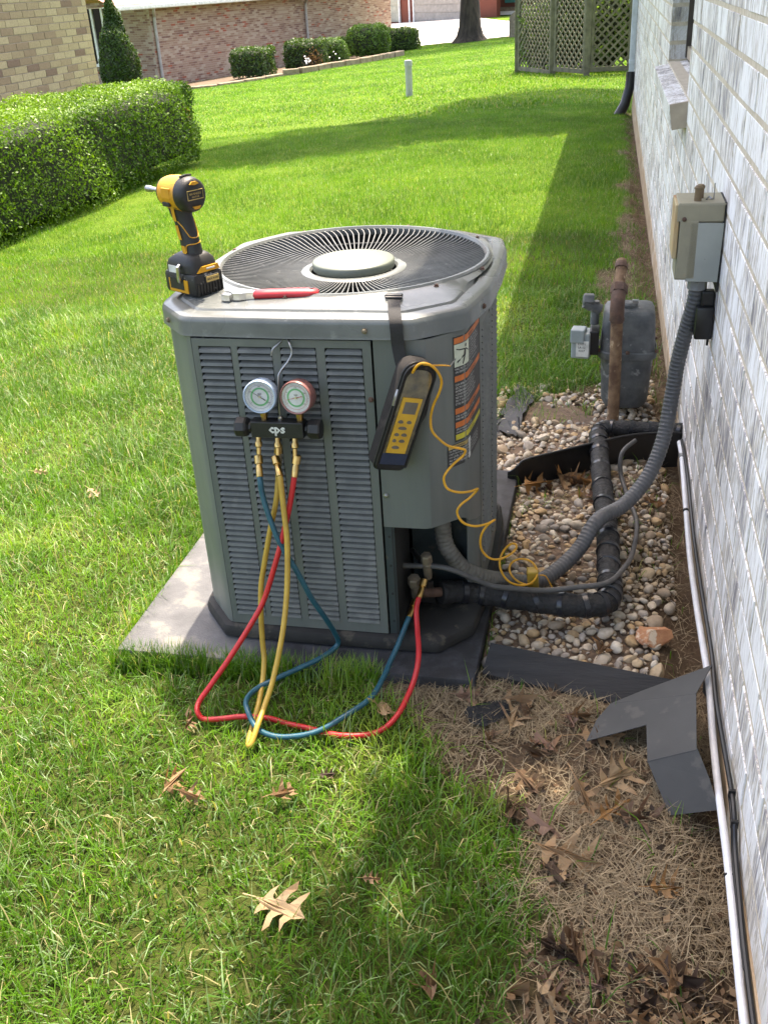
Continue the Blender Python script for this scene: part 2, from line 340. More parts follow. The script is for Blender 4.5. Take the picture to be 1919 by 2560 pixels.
def stone_mat():
    m, nt, p = mat_new('river_stone'); p.inputs['Roughness'].default_value = .75; r = piece_rand(nt)
    col = ramp(nt, r, [(0, (.50, .43, .33)), (.16, (.34, .26, .175)), (.30, (.60, .545, .45)), (.42, (.27, .24, .205)), (.55, (.46, .32, .17)), (.68, (.53, .45, .345)), (.8, (.38, .34, .295)), (.9, (.49, .38, .245))], 'CONSTANT')
    f = noise(nt, 90, 5, .6); col = mix(nt, .55, col, ramp(nt, f, [(.3, (.55, .50, .44)), (.65, (1, 1, 1))]), 'MULTIPLY')
    nt.links.new(col, p.inputs['Base Color']); bump(nt, p, noise(nt, 160, 4), .35, .003); return m
M['stone'] = stone_mat()
M['grass'] = leaf_mat('grass_blades', rough=.40, trans=.42, tr=(1.25, 1.25, .45))
M['straw'] = leaf_mat('dry_straw', rough=.7, trans=.15, tr=(1.1, 1, .8))
M['foliage'] = leaf_mat('foliage', rough=.45, trans=.36)
M['dead_leaf'] = leaf_mat('dead_leaf', rough=.7, trans=.22, tr=(1.2, .9, .6))
M['core'] = simple('shrub_core', (.022, .030, .012), None, 8, .95)
def ground_mat():
    m, nt, p = mat_new('lawn_soil'); p.inputs['Roughness'].default_value = .95; p.inputs['Specular IOR Level'].default_value = .1
    a = nd(nt, 'ShaderNodeAttribute'); a.attribute_name = 'tint'
    f = noise(nt, 26, 6, .65); col = mix(nt, .8, a.outputs['Color'], ramp(nt, f, [(.25, (.45, .42, .40)), (.7, (1.15, 1.1, 1.05))]), 'MULTIPLY')
    nt.links.new(col, p.inputs['Base Color']); bump(nt, p, noise(nt, 70, 6, .7), .9, .02); return m
M['soil'] = ground_mat()

# ------------------------------------------------------------------ ground
SOIL_Y = [-5, .70, .88, .96, 1.11, 1.28, 1.42, 1.58, 1.66, 1.70, 2.55, 2.62, 3.05, 3.4, 4.2, 4.8, 5.6, 7.8, 10, 12.5, 13.2]
SOIL_X = [-.10, -.10, -.10, -.06, -.03, -.10, -.20, -.36, -.50, -.22, -.22, -.33, -.32, -.02, .0, .02, .09, .13, .17, .2, .6]
def soil_mask(x, y):
    xb = np.interp(y, SOIL_Y, SOIL_X); wob = (n1(x * 7 + 9, y * 7 + 9) - .5) * .16 + (n2(x * 22, y * 22 + 5) - .5) * .10
    return sstep(-.06, .06, x - xb + wob) * (np.asarray(y) < 13.4) * (np.asarray(x) < 2)
def in_pad(x, y, m=0.0): return (np.abs(x + .615) < .405 + m) & (np.abs(y - 2.13) < .5 + m)
def ground():
    xs = np.unique(np.concatenate([np.linspace(-260, -20, 13), np.linspace(-20, -3, 35), np.linspace(-3, .45, 140), np.linspace(.45, 20, 14), np.linspace(20, 260, 10)]))
    ys = np.unique(np.concatenate([np.linspace(-60, .3, 10), np.linspace(.3, 4.2, 156), np.linspace(4.2, 14, 80), np.linspace(14, 70, 60), np.linspace(70, 420, 15)]))
    X, Y = np.meshgrid(xs, ys); near = (Y < 14) & (X > -4) & (X < 1)
    Zf = np.where(near, terr(X, Y), terr0(X, Y) + (n1(X * .4, Y * .4) - .5) * .06 * (Y > 14))
    Zf = Zf - .02 * in_pad(X, Y, -.03)
    V = np.stack([X, Y, Zf], -1).reshape(-1, 3); nx, ny = len(xs), len(ys)
    i = np.arange(ny - 1)[:, None] * nx + np.arange(nx - 1)[None]; q = np.stack([i, i + 1, i + nx + 1, i + nx], -1).reshape(-1, 4)
    s = soil_mask(X, Y).reshape(-1, 1); g = n2(X * .7, Y * .7).reshape(-1, 1)
    lawn = np.array([.085, .160, .014]) * (1 - g) + np.array([.120, .200, .020]) * g
    lawn = np.where((V[:, 1:2] < 6), np.array([.070, .092, .022]), lawn)
    soil = np.array([.150, .108, .072]) * (.75 + .5 * n3(X * 9, Y * 9).reshape(-1, 1))
    o = link('ground', np_mesh('ground', V, q, None, M['soil'], lawn * (1 - s) + soil * s, True)); o['kind'] = 'structure'
ground()

# ------------------------------------------------------------------ brickwork
def brick_piece(L, H, D, bev=.0012):
    """front face towards local -Y, centred"""
    l, h = L / 2, H / 2; b = min(bev, h * .4)
    V = [(-l, D, -h), (l, D, -h), (l, D, h), (-l, D, h), (-l, b, -h), (l, b, -h), (l, b, h), (-l, b, h),
         (-l + b, 0, -h + b), (l - b, 0, -h + b), (l - b, 0, h - b), (-l + b, 0, h - b)]
    F = [(0, 1, 5, 4), (1, 2, 6, 5), (2, 3, 7, 6), (3, 0, 4, 7), (4, 5, 9, 8), (5, 6, 10, 9), (6, 7, 11, 10), (7, 4, 8, 11), (8, 9, 10, 11)]
    return V, F
def brick_wall(house, p0, d, nrm, length, z0, z1, Lb, Hb, joint, bm, mm, openings=(), maxobj=300, jit=.0015, zlim=None, phase=0., back=.10, mdep=.006):
    d = np.array([d[0], d[1], 0.]); nrm = np.array([nrm[0], nrm[1], 0.]); p0 = np.array([p0[0], p0[1], 0.])
    ang = math.atan2(d[1], d[0]) if np.cross(d, nrm)[2] < 0 else math.atan2(-d[1], -d[0])
    sgn = 1 if np.cross(d, nrm)[2] < 0 else -1
    D = .035; shared = {}
    pcs = []; nrow = int(round((z1 - z0) / Hb))
    for r in range(nrow):
        zc = z0 + (r + .5) * Hb; s = -Lb * (.5 if r % 2 else 0) - phase * Lb
        while s < length:
            a, b = max(0, s), min(length, s + Lb); s += Lb; segs = [(a, b)]
            for (o0, o1, oa, ob) in openings:
                if oa < zc < ob:
                    segs = [q for (u, v) in segs for q in ((u, min(v, o0)), (max(u, o1), v)) if q[1] - q[0] > .03]
            pcs += [(u, v, zc) for (u, v) in segs if v - u > .03]
    C3 = np.array([p0 + d * (u + v) / 2 + [0, 0, z] for u, v, z in pcs]); px, py, dep = to_px(C3)
    vis = (dep > .2) & (px > -60) & (px < 1980) & (py > -60) & (py < 2620); key = np.where(vis, dep, dep + 1000)
    full = np.array([abs((v - u) - Lb) < 1e-6 or abs((v - u) - Lb / 2) < 1e-6 for u, v, z in pcs])
    order = [i for i in np.argsort(key) if full[i] and vis[i]][:maxobj]; ob = set(order); rest = MB()
    ca, sa = math.cos(ang), math.sin(ang)
    for i, (u, v, z) in enumerate(pcs):
        L = v - u - joint; c = p0 + d * (u + v) / 2 + nrm * (random.uniform(-jit, jit)) + [0, 0, z]
        if i in ob:
            k = round(L, 4)
            if k not in shared:
                VV, FF = brick_piece(L, Hb - joint, D); me = bpy.data.meshes.new('brick'); me.from_pydata(VV, [], FF); me.materials.append(bm); shared[k] = me
            o = link('brick', shared[k], house, c); o.rotation_euler = (random.uniform(-.004, .004), 0, ang)
        else:
            VV, FF = brick_piece(L, Hb - joint, D); VV = [(c[0] + x * ca - y * sa, c[1] + x * sa + y * ca, c[2] + zz) for x, y, zz in VV]; rest.add(VV, FF)
    if rest.v: rest.build('far_bricks', bm, house)['kind'] = 'stuff'
    off = .006; mor = MB(); cuts = sorted(set([0., length] + [q for o in openings for q in (max(0, o[0]), min(length, o[1]))])); off = mdep
    for a, b in zip(cuts[:-1], cuts[1:]):
        zs = [z0, z1]
        for o in openings:
            if o[0] <= a + 1e-6 and o[1] >= b - 1e-6: zs += [max(z0, o[2]), min(z1, o[3])]
        zs = sorted(set(zs))
        for za, zb in zip(zs[:-1], zs[1:]):
            if any(o[0] <= a + 1e-6 and o[1] >= b - 1e-6 and o[2] <= za + 1e-6 and o[3] >= zb - 1e-6 for o in openings): continue
            mid = p0 + d * (a + b) / 2 - nrm * (off + back / 2); mid[2] = (za + zb) / 2
            mor.box(mid, (b - a, back, zb - za), [d, nrm, (0, 0, 1)])
    mor.build('mortar_bed', mm, house)

# ------------------------------------------------------------------ the white brick house on the right
WX = .264
house = thing('brick_house', (WX + .3, 5, 0), 'whitewashed rough brick house wall with window sill on the right', 'house')
brick_wall(house, (WX, -1.2), (0, 1), (-1, 0), 14.0, .03, 2.46, .268, .0793, .0115, M['white_brick'], M['mortar'],
           openings=[(1.2 + 3.86, 1.2 + 5.32, .905, 2.2)], phase=.35, jit=.0015, mdep=.0018)
MB().box((WX + .048, 5.8, -.17), (.10, 14, .41)).build('foundation', M['foundation'], house)
MB().box((WX + .06, 12.86, 1.2), (.1, .1, 2.6)).build('end_wall', M['mortar'], house)
# window: far jamb bricks, frame, glass, rowlock sill
for k in range(16):
    MB().box((WX + .046, 5.345, .945 + k * .0793), (.092, .05, .068), bev=.003).build('jamb_brick', M['white_brick'], house)
MB().box((WX + .05, 5.362, 1.55), (.086, .05, 1.29)).build('jamb_mortar', M['mortar'], house)
win = MB().box((WX + .112, 4.59, 1.55), (.03, 1.46, 1.29)).build('window', M['window_frame'], house)
MB().box((WX + .094, 4.59, 1.57), (.006, 1.33, 1.19)).build('pane', M['glass'], win)
MB().box((WX + .090, 4.59, .945), (.016, 1.46, .05)).build('window_stool', M['tan_trim'], win)
MB().box((WX + .090, 5.305, 1.55), (.03, .03, 1.26)).build('frame_side', M['window_frame'], win)
for k in range(18):
    y = 3.80 + .04 + k * .0835
    MB().box((WX + .018, y, .858), (.150, .0745, .082), [(1, 0, .16), (0, 1, 0), (-.16, 0, 1)], bev=.003).build('sill_brick', M['white_brick'], house)
MB().box((WX + .020, 4.55, .852), (.135, 1.52, .070), [(1, 0, .16), (0, 1, 0), (-.16, 0, 1)]).build('sill_mortar', M['mortar'], house)
MB().box((WX + .018, 3.790, .857), (.145, .018, .084), [(1, 0, .16), (0, 1, 0), (-.16, 0, 1)]).build('sill_end', M['tan_trim'], house)
# eave and roof overhead (out of the picture, they shade the strip along the wall)
MB().box((-.02, 7.77, 2.475), (.60, 10.66, .02)).build('soffit', M['trim_white'], house)
MB().box((-.335, 7.77, 2.52), (.02, 10.66, .14)).build('fascia', M['trim_white'], house)
for xe_, ya, yb in ((-.36, 2.42, 13.1), (.02, -1.5, 2.44)):  # near length set back, its unseen edge shaped to move the foreground shadow
    MB().prism([(xe_, 2.60), (4.2, 4.4), (8.8, 2.6), (8.8, 2.55), (4.2, 4.3), (xe_, 2.54)], ya, yb, [(1, 0, 0), (0, 0, 1), (0, 1, 0)]).build('roof', M['shingle_grey'], house)
MB().box((.15, .47, 2.47), (.24, 3.94, .02)).build('soffit', M['trim_white'], house)
MB().box((4.5, 12.80, 1.2), (8.3, .1, 2.6)).build('gable_wall', M['mortar'], house)
# downspout with black boot
ds = thing('downspout', (.235, 12.45, -.2), 'pale grey downspout with black boot at the far end of the white brick wall', 'downspout')
MB().box((.225, 12.45, 1.35), (.062, .085, 2.3), bev=.008).build('pipe', M['spout_white'], ds)
MB().box((.225, 12.45, .36), (.070, .093, .05), bev=.008).build('coupling', M['spout_white'], ds)
MB().tube([(.222, 12.45, .26), (.215, 12.44, .10), (.17, 12.38, -.08), (.10, 12.30, -.2)], [.052, .052, .056, .06], 12).build('boot', M['black'], ds, True)

# ------------------------------------------------------------------ tan brick house, left
th = thing('brick_house', (-9, 11, -.9), 'tan brick house corner behind the clipped hedge at upper left', 'house')
brick_wall(th, (-6.56, 4.0), (0, 1), (1, 0), 9.04, -.75, 2.5, .268, .0793, .010, M['tan_brick'], M['pale_mortar'], jit=.002, phase=.2)
MB().box((-9.6, 12.98, .9), (6.0, .1, 3.3)).build('end_wall', M['tan_brick'], th)
MB().prism([(-6.35, 2.5), (-9.5, 3.9), (-12.7, 2.5)], 3.4, 13.5, [(1, 0, 0), (0, 0, 1), (0, 1, 0)]).build('roof', M['shingle_grey'], th)

# ------------------------------------------------------------------ pink brick house
PD = np.array([.327, .945]); PN = np.array([.945, -.327]); PC = np.array([-14.7, 33.5])
ph = thing('brick_house', (PC[0] - 3, PC[1] + 8, -1.6), 'long mottled pink and red brick house with white gutter', 'house')
brick_wall(ph, PC, PD, PN, 15.4, -1.62, 1.15, .213, .0677, .012, M['pink_brick'], M['pale_mortar'], back=.12)
LN = -PD
brick_wall(ph, PC - PN * .02, -PN, LN, 3.6, -1.62, 1.15, .213, .0677, .012, M['pink_brick'], M['pale_mortar'], openings=[(1.25, 3.0, -.72, 1.0)], maxobj=120, back=.12)
def pl(s, o, z):   # on the left face: s metres left of the corner, o metres out
    q = PC - PN * s + LN * o; return (q[0], q[1], z)
axl = [tuple(-PN) + (0,), tuple(LN) + (0,), (0, 0, 1)]
wn = MB().box(pl(2.12, -.06, .14), (1.72, .05, 1.70), axl).build('window', M['glass'], ph)
for s in (1.27, 1.62, 2.12, 2.60, 2.97): MB().box(pl(s, -.02, .14), (.09, .08, 1.70), axl).build('window_bar', M['trim_white'], wn)
MB().box(pl(2.12, .0, -.74), (1.85, .12, .09), axl).build('window_sill', M['trim_white'], wn)
axp = [tuple(PD) + (0,), tuple(PN) + (0,), (0, 0, 1)]
def pw(s, o, z): q = PC + PD * s + PN * o; return (q[0], q[1], z)
MB().box(pw(7.2, .45, .98), (18.5, .13, .14), axp, bev=.03).build('gutter', M['trim_white'], ph)
MB().box(pw(7.2, .25, 1.02), (18.5, .5, .03), axp).build('soffit', M['trim_white'], ph)
V = [pw(-2.2, .50, 1.06), pw(17, .50, 1.06), pw(17, -4.5, 3.2), pw(-2.2, -4.5, 3.2), pw(17, -9.5, 1.06), pw(-2.2, -9.5, 1.06)]
MB().add(V, [(0, 1, 2, 3), (3, 2, 4, 5)]).build('roof', M['shingle'], ph)
for s, m_ in ((.12, 'spout_tan'), (8.75, 'spout_tan')):
    q = [pw(s - .35, .44, .93), pw(s - .33, .40, .84), pw(s, .10, .70), pw(s, .07, .55), pw(s, .07, -1.5)]
    MB().tube(q, .05, 8).build('downspout', M[m_], ph, True)

# ------------------------------------------------------------------ far red brick house with garage doors, drive
GA = np.array([-15.6, 77.0]); GB = np.array([-9.4, 71.6]); GD = unit(GB - GA); GN = np.array([GD[1], -GD[0]])
fh = thing('brick_house', (-9, 78, -1.6), 'far red brick house with garage doors beyond the drive', 'house')
def gp(s, o, z): q = GA + GD * s + GN * o; return (q[0], q[1], z)
axg = [tuple(GD) + (0,), tuple(GN) + (0,), (0, 0, 1)]
MB().box(gp(4, -.25, .2), (14, .3, 4), axg).build('wall', M['red_brick'], fh)
def gdoor(s0, s1, m_):
    d_ = MB().box(gp((s0 + s1) / 2, -.06, -.1), (s1 - s0, .1, 2.5), axg).build('garage_door', M[m_], fh)
    for k in range(5): MB().box(gp((s0 + s1) / 2, .0, -1.05 + k * .48), (s1 - s0 - .06, .035, .44), axg, bev=.01).build('door_panel', M[m_], d_)
    MB().box(gp(s0 - .05, .02, -.1), (.1, .12, 2.6), axg).build('door_trim', M['trim_white'], d_)
    MB().box(gp(s1 + .05, .02, -.1), (.1, .12, 2.6), axg).build('door_trim', M['trim_white'], d_)
gdoor(-1.2, 1.15, 'garage_door_pale'); gdoor(2.85, 7.9, 'garage_door')
MB().box(gp(2.35, .05, 0), (.09, .09, 2.9), axg).build('downspout', M['trim_white'], fh)
MB().box((-5.0, 73.2, .3), (5.2, .4, 4)).build('wall', M['red_brick'], fh)
MB().box((-1.5, 71.0, .3), (6.5, .4, 4)).build('wall', M['red_brick'], fh)
MB().box((-6.55, 72.95, .55), (.95, .08, 2.0)).build('door', M['teal'], fh)
MB().box((-6.02, 72.95, .55), (.12, .12, 2.1)).build('door_trim', M['trim_white'], fh)
MB().box((-6.5, 72.3, -.85), (2.2, 1.0, .36)).build('porch_step', M['stone_edge'], fh)
MB().box((-6.0, 71.9, -.99), (2.6, 1.4, .2)).build('porch_step', M['concrete'], fh)
MB().box((-4.25, 70.77, -.62), (.26, .06, .26)).build('wall_vent', M['trim_white'], fh)
MB().prism([(0, 2.1), (0, 2.3), (-9, 5.2), (-9, 2.1)], -3, 22, [tuple(GN) + (0,), (0, 0, 1), tuple(GD) + (0,)], gp(0, .5, 0)).build('roof', M['shingle'], fh)
def sheet(name, poly, off, mat, n=26):
    """terrain-following polygon sheet"""
    from mathutils.geometry import intersect_point_line
    P = np.array(poly); xs = np.linspace(P[:, 0].min(), P[:, 0].max(), n); ys = np.linspace(P[:, 1].min(), P[:, 1].max(), n)
    bm = bmesh.new(); vs = [bm.verts.new((p[0], p[1], 0)) for p in P]; bm.faces.new(vs)
    for x in xs[1:-1]: bmesh.ops.bisect_plane(bm, geom=bm.verts[:] + bm.edges[:] + bm.faces[:], plane_co=(x, 0, 0), plane_no=(1, 0, 0))
    for y in ys[1:-1]: bmesh.ops.bisect_plane(bm, geom=bm.verts[:] + bm.edges[:] + bm.faces[:], plane_co=(0, y, 0), plane_no=(0, 1, 0))
    for v in bm.verts: v.co.z = float(terr0(v.co.x, v.co.y)) + off
    me = bpy.data.meshes.new(name); bm.to_mesh(me); bm.free(); me.materials.append(mat); o = link(name, me); o['kind'] = 'structure'; return o
sheet('driveway', [(-30, 62), (-9.3, 46.6), (-3.6, 44.2), (-.6, 40.6), (9, 33), (16, 46), (0, 52), (-5.7, 60), (-8.0, 68.5), (-9.0, 72.4), (-15.2, 77.8), (-30, 80)], .05, M['concrete'])

# ------------------------------------------------------------------ plants
def leaf_cloud(P, Nn, size, cols, asp=.55, spread=.8, seed=0):
    r = np.random.default_rng(seed); n = len(P)
    N_ = Nn + r.normal(0, spread, (n, 3)); N_ /= np.linalg.norm(N_, axis=1)[:, None]
    a = r.normal(size=(n, 3)); U = np.cross(N_, a); U /= np.linalg.norm(U, axis=1)[:, None]; W = np.cross(N_, U)
    s = size * r.uniform(.7, 1.35, (n, 1)); b = s * asp
    V = np.stack([P - U * s * .5, P + W * b * .5, P + U * s * .5 + N_ * s * .12, P - W * b * .5], 1).reshape(-1, 3)
    q = np.arange(n * 4).reshape(-1, 4); return V, q, np.repeat(cols, 4, 0)
def shrub(name, c, half, n, size, label, cat='shrub', ex=6, group=None, c1=(.045, .10, .014), c2=(.095, .17, .030), seed=0, rough=.06, clump=2.2, dead=None, taper=0):
    r = np.random.default_rng(seed + 100); half = np.array(half, float); c = np.array(c, float)
    A = np.array([half[1] * half[2], half[0] * half[2], half[0] * half[1]]); f = r.choice(3, n, p=A / A.sum())
    P = r.uniform(-1, 1, (n, 3)); P[np.arange(n), f] = np.sign(r.normal(size=n)); P = P[~((f == 2) & (P[:, 2] < 0))]; n = len(P)
    nn = (np.abs(P) ** ex).sum(1) ** (1 / ex); P = P / nn[:, None] if ex < 4 else P / np.maximum(1, nn)[:, None]
    if taper: P[:, :2] *= (1 - taper * (P[:, 2:3] * .5 + .5))
    G = np.sign(P) * np.abs(P) ** (ex - 1) / half; G /= np.linalg.norm(G, axis=1)[:, None] + 1e-9
    W = P * half
    bump_ = (n1(W[:, 0] * clump + W[:, 2] * clump * .7 + 50, W[:, 1] * clump + 50 + W[:, 2] * clump) - .5) * 2
    bump2 = (n2(W[:, 0] * clump * 4 + W[:, 2] * 7 + 50, W[:, 1] * clump * 4 + W[:, 2] * 5 + 50) - .5) * 2
    depth = r.random(n) ** 2 * .10 * min(1, half.min() * 2)
    W = W + G * ((bump_ * rough + bump2 * rough * .6) - depth + r.normal(0, .012, n))[:, None]
    t = np.clip(.5 + bump_ * .35 + r.normal(0, .22, n) + G[:, 2] * .25, 0, 1)[:, None]  # upward and bulging leaves lighter, hollows darker: sun and shade put into colour
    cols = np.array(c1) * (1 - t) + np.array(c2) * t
    if dead is not None:
        dd = np.linalg.norm(W - np.array(dead[:3]), axis=1) < dead[3] * r.uniform(.3, 1.2, n); cols[dd] = (.26, .14, .06)
    V, q, cc = leaf_cloud(W + c, G, size, cols, seed=seed)
    root = thing(name, (c[0], c[1], c[2] - half[2]), label, cat, group)
    link('crown', np_mesh('crown', V - c, q, None, M['foliage'], cc), root, c)
    # solid dark core added to block light and darken the crown's inside
    bm = bmesh.new(); bmesh.ops.create_icosphere(bm, subdivisions=4, radius=1)
    for v in bm.verts:
        p = np.array(v.co); p = p / ((np.abs(p) ** max(ex, 2)).sum() ** (1 / max(ex, 2)))
        if taper: p[:2] *= (1 - taper * (p[2] * .5 + .5))
        hh = np.maximum(half - .11 * min(1, half.min() * 2.0), half * .5); v.co = Vector(p * hh * (1 + .05 * math.sin(9 * p[0] + 5 * p[1])))
    me = bpy.data.meshes.new('dark_core'); bm.to_mesh(me); bm.free(); me.materials.append(M['core']); link('dark_core', me, root, c)
    mb = MB()
    for k in range(3):
        a = 2.1 * k + seed; q0 = c + [math.cos(a) * half[0] * .4, math.sin(a) * half[1] * .4, -half[2] - .05]; mb.tube([q0, q0 + [0, 0, .2], c], [.02, .018, .01], 6)
    mb.build('trunk', M['bark'], root)
    return root
def gz(x, y): return float(terr0(x, y))
shrub('boxwood_hedge', (-4.85, 7.95, .10), (.56, 2.95, .43), 90000, .027, 'long clipped boxwood hedge on the left of the lawn', 'hedge', 11, seed=1, rough=.05, clump=1.7, c1=(.030, .092, .007), c2=(.150, .270, .022), dead=(.52, 2.5, .12, .09))
shrub('boxwood_hedge', (-6.15, 10.9, -.17), (.28, 1.7, .36), 7000, .034, 'low dark hedge row against the tan brick house', 'hedge', 6, seed=2, c1=(.03, .075, .012), c2=(.06, .12, .02))
shrub('conical_evergreen', (-14.85, 31.0, -.05), (.84, .84, 1.40), 11000, .075, 'dark cone shaped evergreen beside the white framed window', 'evergreen', 2.3, seed=3, c1=(.022, .050, .012), c2=(.050, .092, .020), taper=.86)
shrub('clipped_shrub', (-11.2, 33.0, gz(-11.2, 33) + .44), (.62, .62, .44), 5000, .075, 'dark boxy clipped shrub standing alone against the pink brick wall', 'shrub', 7, 'shrubs along the pink brick house', seed=4, c1=(.028, .062, .012), c2=(.055, .105, .02))
shrub('clipped_shrub', (-9.85, 34.5, gz(-9.85, 34.5) + .45), (.66, .6, .46), 5000, .075, 'boxy clipped shrub with bare brown patch beside white flowers', 'shrub', 7, 'shrubs along the pink brick house', seed=5, c1=(.028, .06, .012), c2=(.055, .10, .02), dead=(.4, -.55, -.1, .35))
shrub('clipped_shrub', (-9.45, 36.4, gz(-9.45, 36.4) + .42), (.52, .52, .44), 4500, .07, 'small rounded green shrub just left of the grey downspout', 'shrub', 3, 'shrubs along the pink brick house', seed=6, c1=(.045, .10, .014), c2=(.09, .17, .03))
shrub('clipped_shrub', (-9.05, 40.3, gz(-9.05, 40.3) + .55), (.82, .8, .60), 6000, .08, 'largest round bright green shrub right of the grey downspout', 'shrub', 2.8, 'shrubs along the pink brick house', seed=7, c1=(.055, .12, .014), c2=(.11, .20, .03))
shrub('boxwood_hedge', (-8.75, 43.2, gz(-8.75, 43.2) + .42), (1.15, .5, .46), 6000, .08, 'low clipped hedge at the far corner of the pink house', 'hedge', 7, seed=8, c1=(.05, .10, .016), c2=(.09, .15, .03))
shrub('clipped_shrub', (-10.7, 42.6, gz(-10.7, 42.6) + .40), (.5, .5, .40), 2500, .08, 'small shrub half hidden behind the round green shrub', 'shrub', 3, 'shrubs along the pink brick house', seed=9)
# shrubs behind the lattice
for k, (x, y, hx, hz) in enumerate([(-1.35, 20.9, .42, .62), (-.75, 20.3, .5, .95), (-.1, 19.7, .45, .75), (.45, 19.6, .4, .9), (-.5, 21.6, .6, .8)]):
    shrub('garden_shrub', (x, y, gz(x, y) + hz * .95), (hx, hx, hz), 3200, .075, ['low leafy bush behind the left lattice panel', 'tall loose bush behind the middle lattice panel', 'leafy bush behind the right lattice post', 'tall bush behind the right lattice panel by the downspout', 'far bush seen through the middle of the lattice'][k],
          'shrub', 2.2, seed=20 + k, rough=.22, clump=3, c1=(.05, .10, .02), c2=(.14, .22, .06))
def tree(name, base, h, rtrunk, blobs, label, seed=0, n=900, leaf=.28):
    base = np.array(base, float); t = thing(name, base, label, 'tree')
    mb = MB(); prof = [(2.3, -.15), (1.75, .02), (1.35, .25), (1.12, .6), (1.0, 1.2), (.92, h * .5), (.7, h)]
    mb.lathe([(a * rtrunk, b) for a, b in prof], base, n=18); r = np.random.default_rng(seed)
    for v in range(len(mb.v)):
        p = np.array(mb.v[v]); dz = p[2] - base[2]; a = math.atan2(p[1] - base[1], p[0] - base[0])
        if dz < .8: f = 1 + .16 * math.sin(a * 5 + seed) * (1 - dz / .8); p[:2] = base[:2] + (p[:2] - base[:2]) * f; mb.v[v] = tuple(p)
    mb.build('trunk', M['bark'], t, 60)
    top = base + [0, 0, h]
    P = []; Nn = []
    for (bx, by, bz, br) in blobs:
        c = np.array([bx, by, bz]); mb = MB(); mb.tube(spline([top - [0, 0, .4], (top + c) / 2 + [0, 0, .3], c], 5), np.linspace(rtrunk * .5, .03, 11), 7); mb.build('limb', M['bark'], t, True)
        d_ = r.normal(size=(n, 3)); d_ /= np.linalg.norm(d_, axis=1)[:, None]; rr = br * r.random((n, 1)) ** .4 * (1 + .25 * (n1(d_[:, 0:1] * 3 + 9, d_[:, 1:2] * 3 + d_[:, 2:3] * 2 + 9) - .5))
        P.append(c + d_ * rr * [1, 1, .6]); Nn.append(d_)
    P = np.vstack(P); Nn = np.vstack(Nn); k = r.random((len(P), 1)); cols = np.array([.03, .065, .012]) * (1 - k) + np.array([.07, .125, .022]) * k
    V, q, cc = leaf_cloud(P, Nn, leaf, cols, spread=1.2, seed=seed); link('crown', np_mesh('crown', V - top, q, None, M['foliage'], cc), t, top)
    return t
tree('oak_tree', (-5.65, 44.2, gz(-5.65, 44.2)), 3.2, .40, [(-5.6 + 3.6 * math.cos(a), 43.6 + 3.6 * math.sin(a), 4.6 + (k % 3) * .9, 2.3) for k, a in enumerate(np.linspace(0, 6.28, 8)[:-1])] + [(-5.6, 43.8, 7, 3)], 'broad dark tree trunk flaring into the lawn before the drive', 5, 700, .34)
tree('oak_tree', (1.7, 15.6, gz(1.7, 15.6)), 3.4, .22, [(.4, 15.9, 5.0, 1.3), (-.6, 15.2, 5.0, 1.7), (-1.6, 14.6, 5.1, 1.8), (-2.7, 13.9, 5.0, 1.7), (-3.7, 13.3, 4.9, 1.4), (-1.0, 13.6, 5.0, 1.3), (1.9, 16.6, 5.6, 1.6), (-.9, 16.8, 5.9, 1.4)], 'tree beside the far gable, throwing a broad shadow across the lawn', 6, 2600, .24)

tree('oak_tree', (-1.9, -3.2, 0), 3.2, .20, [(.02, 2.55, 4.7, .50), (.10, 3.05, 4.8, .42), (-.02, 2.15, 4.6, .40), (.30, 2.6, 4.9, .45), (-.10, 3.45, 4.7, .26), (-.9, .2, 4.6, 1.0), (-1.8, -1.6, 5.0, 1.5), (-2.8, -3.4, 5.2, 1.6)], 'unseen tree added behind the viewer to dapple the leaf drift with shade', 8, 420, .10)  # made-up tree out of view, bough placed to dapple the foreground with shade
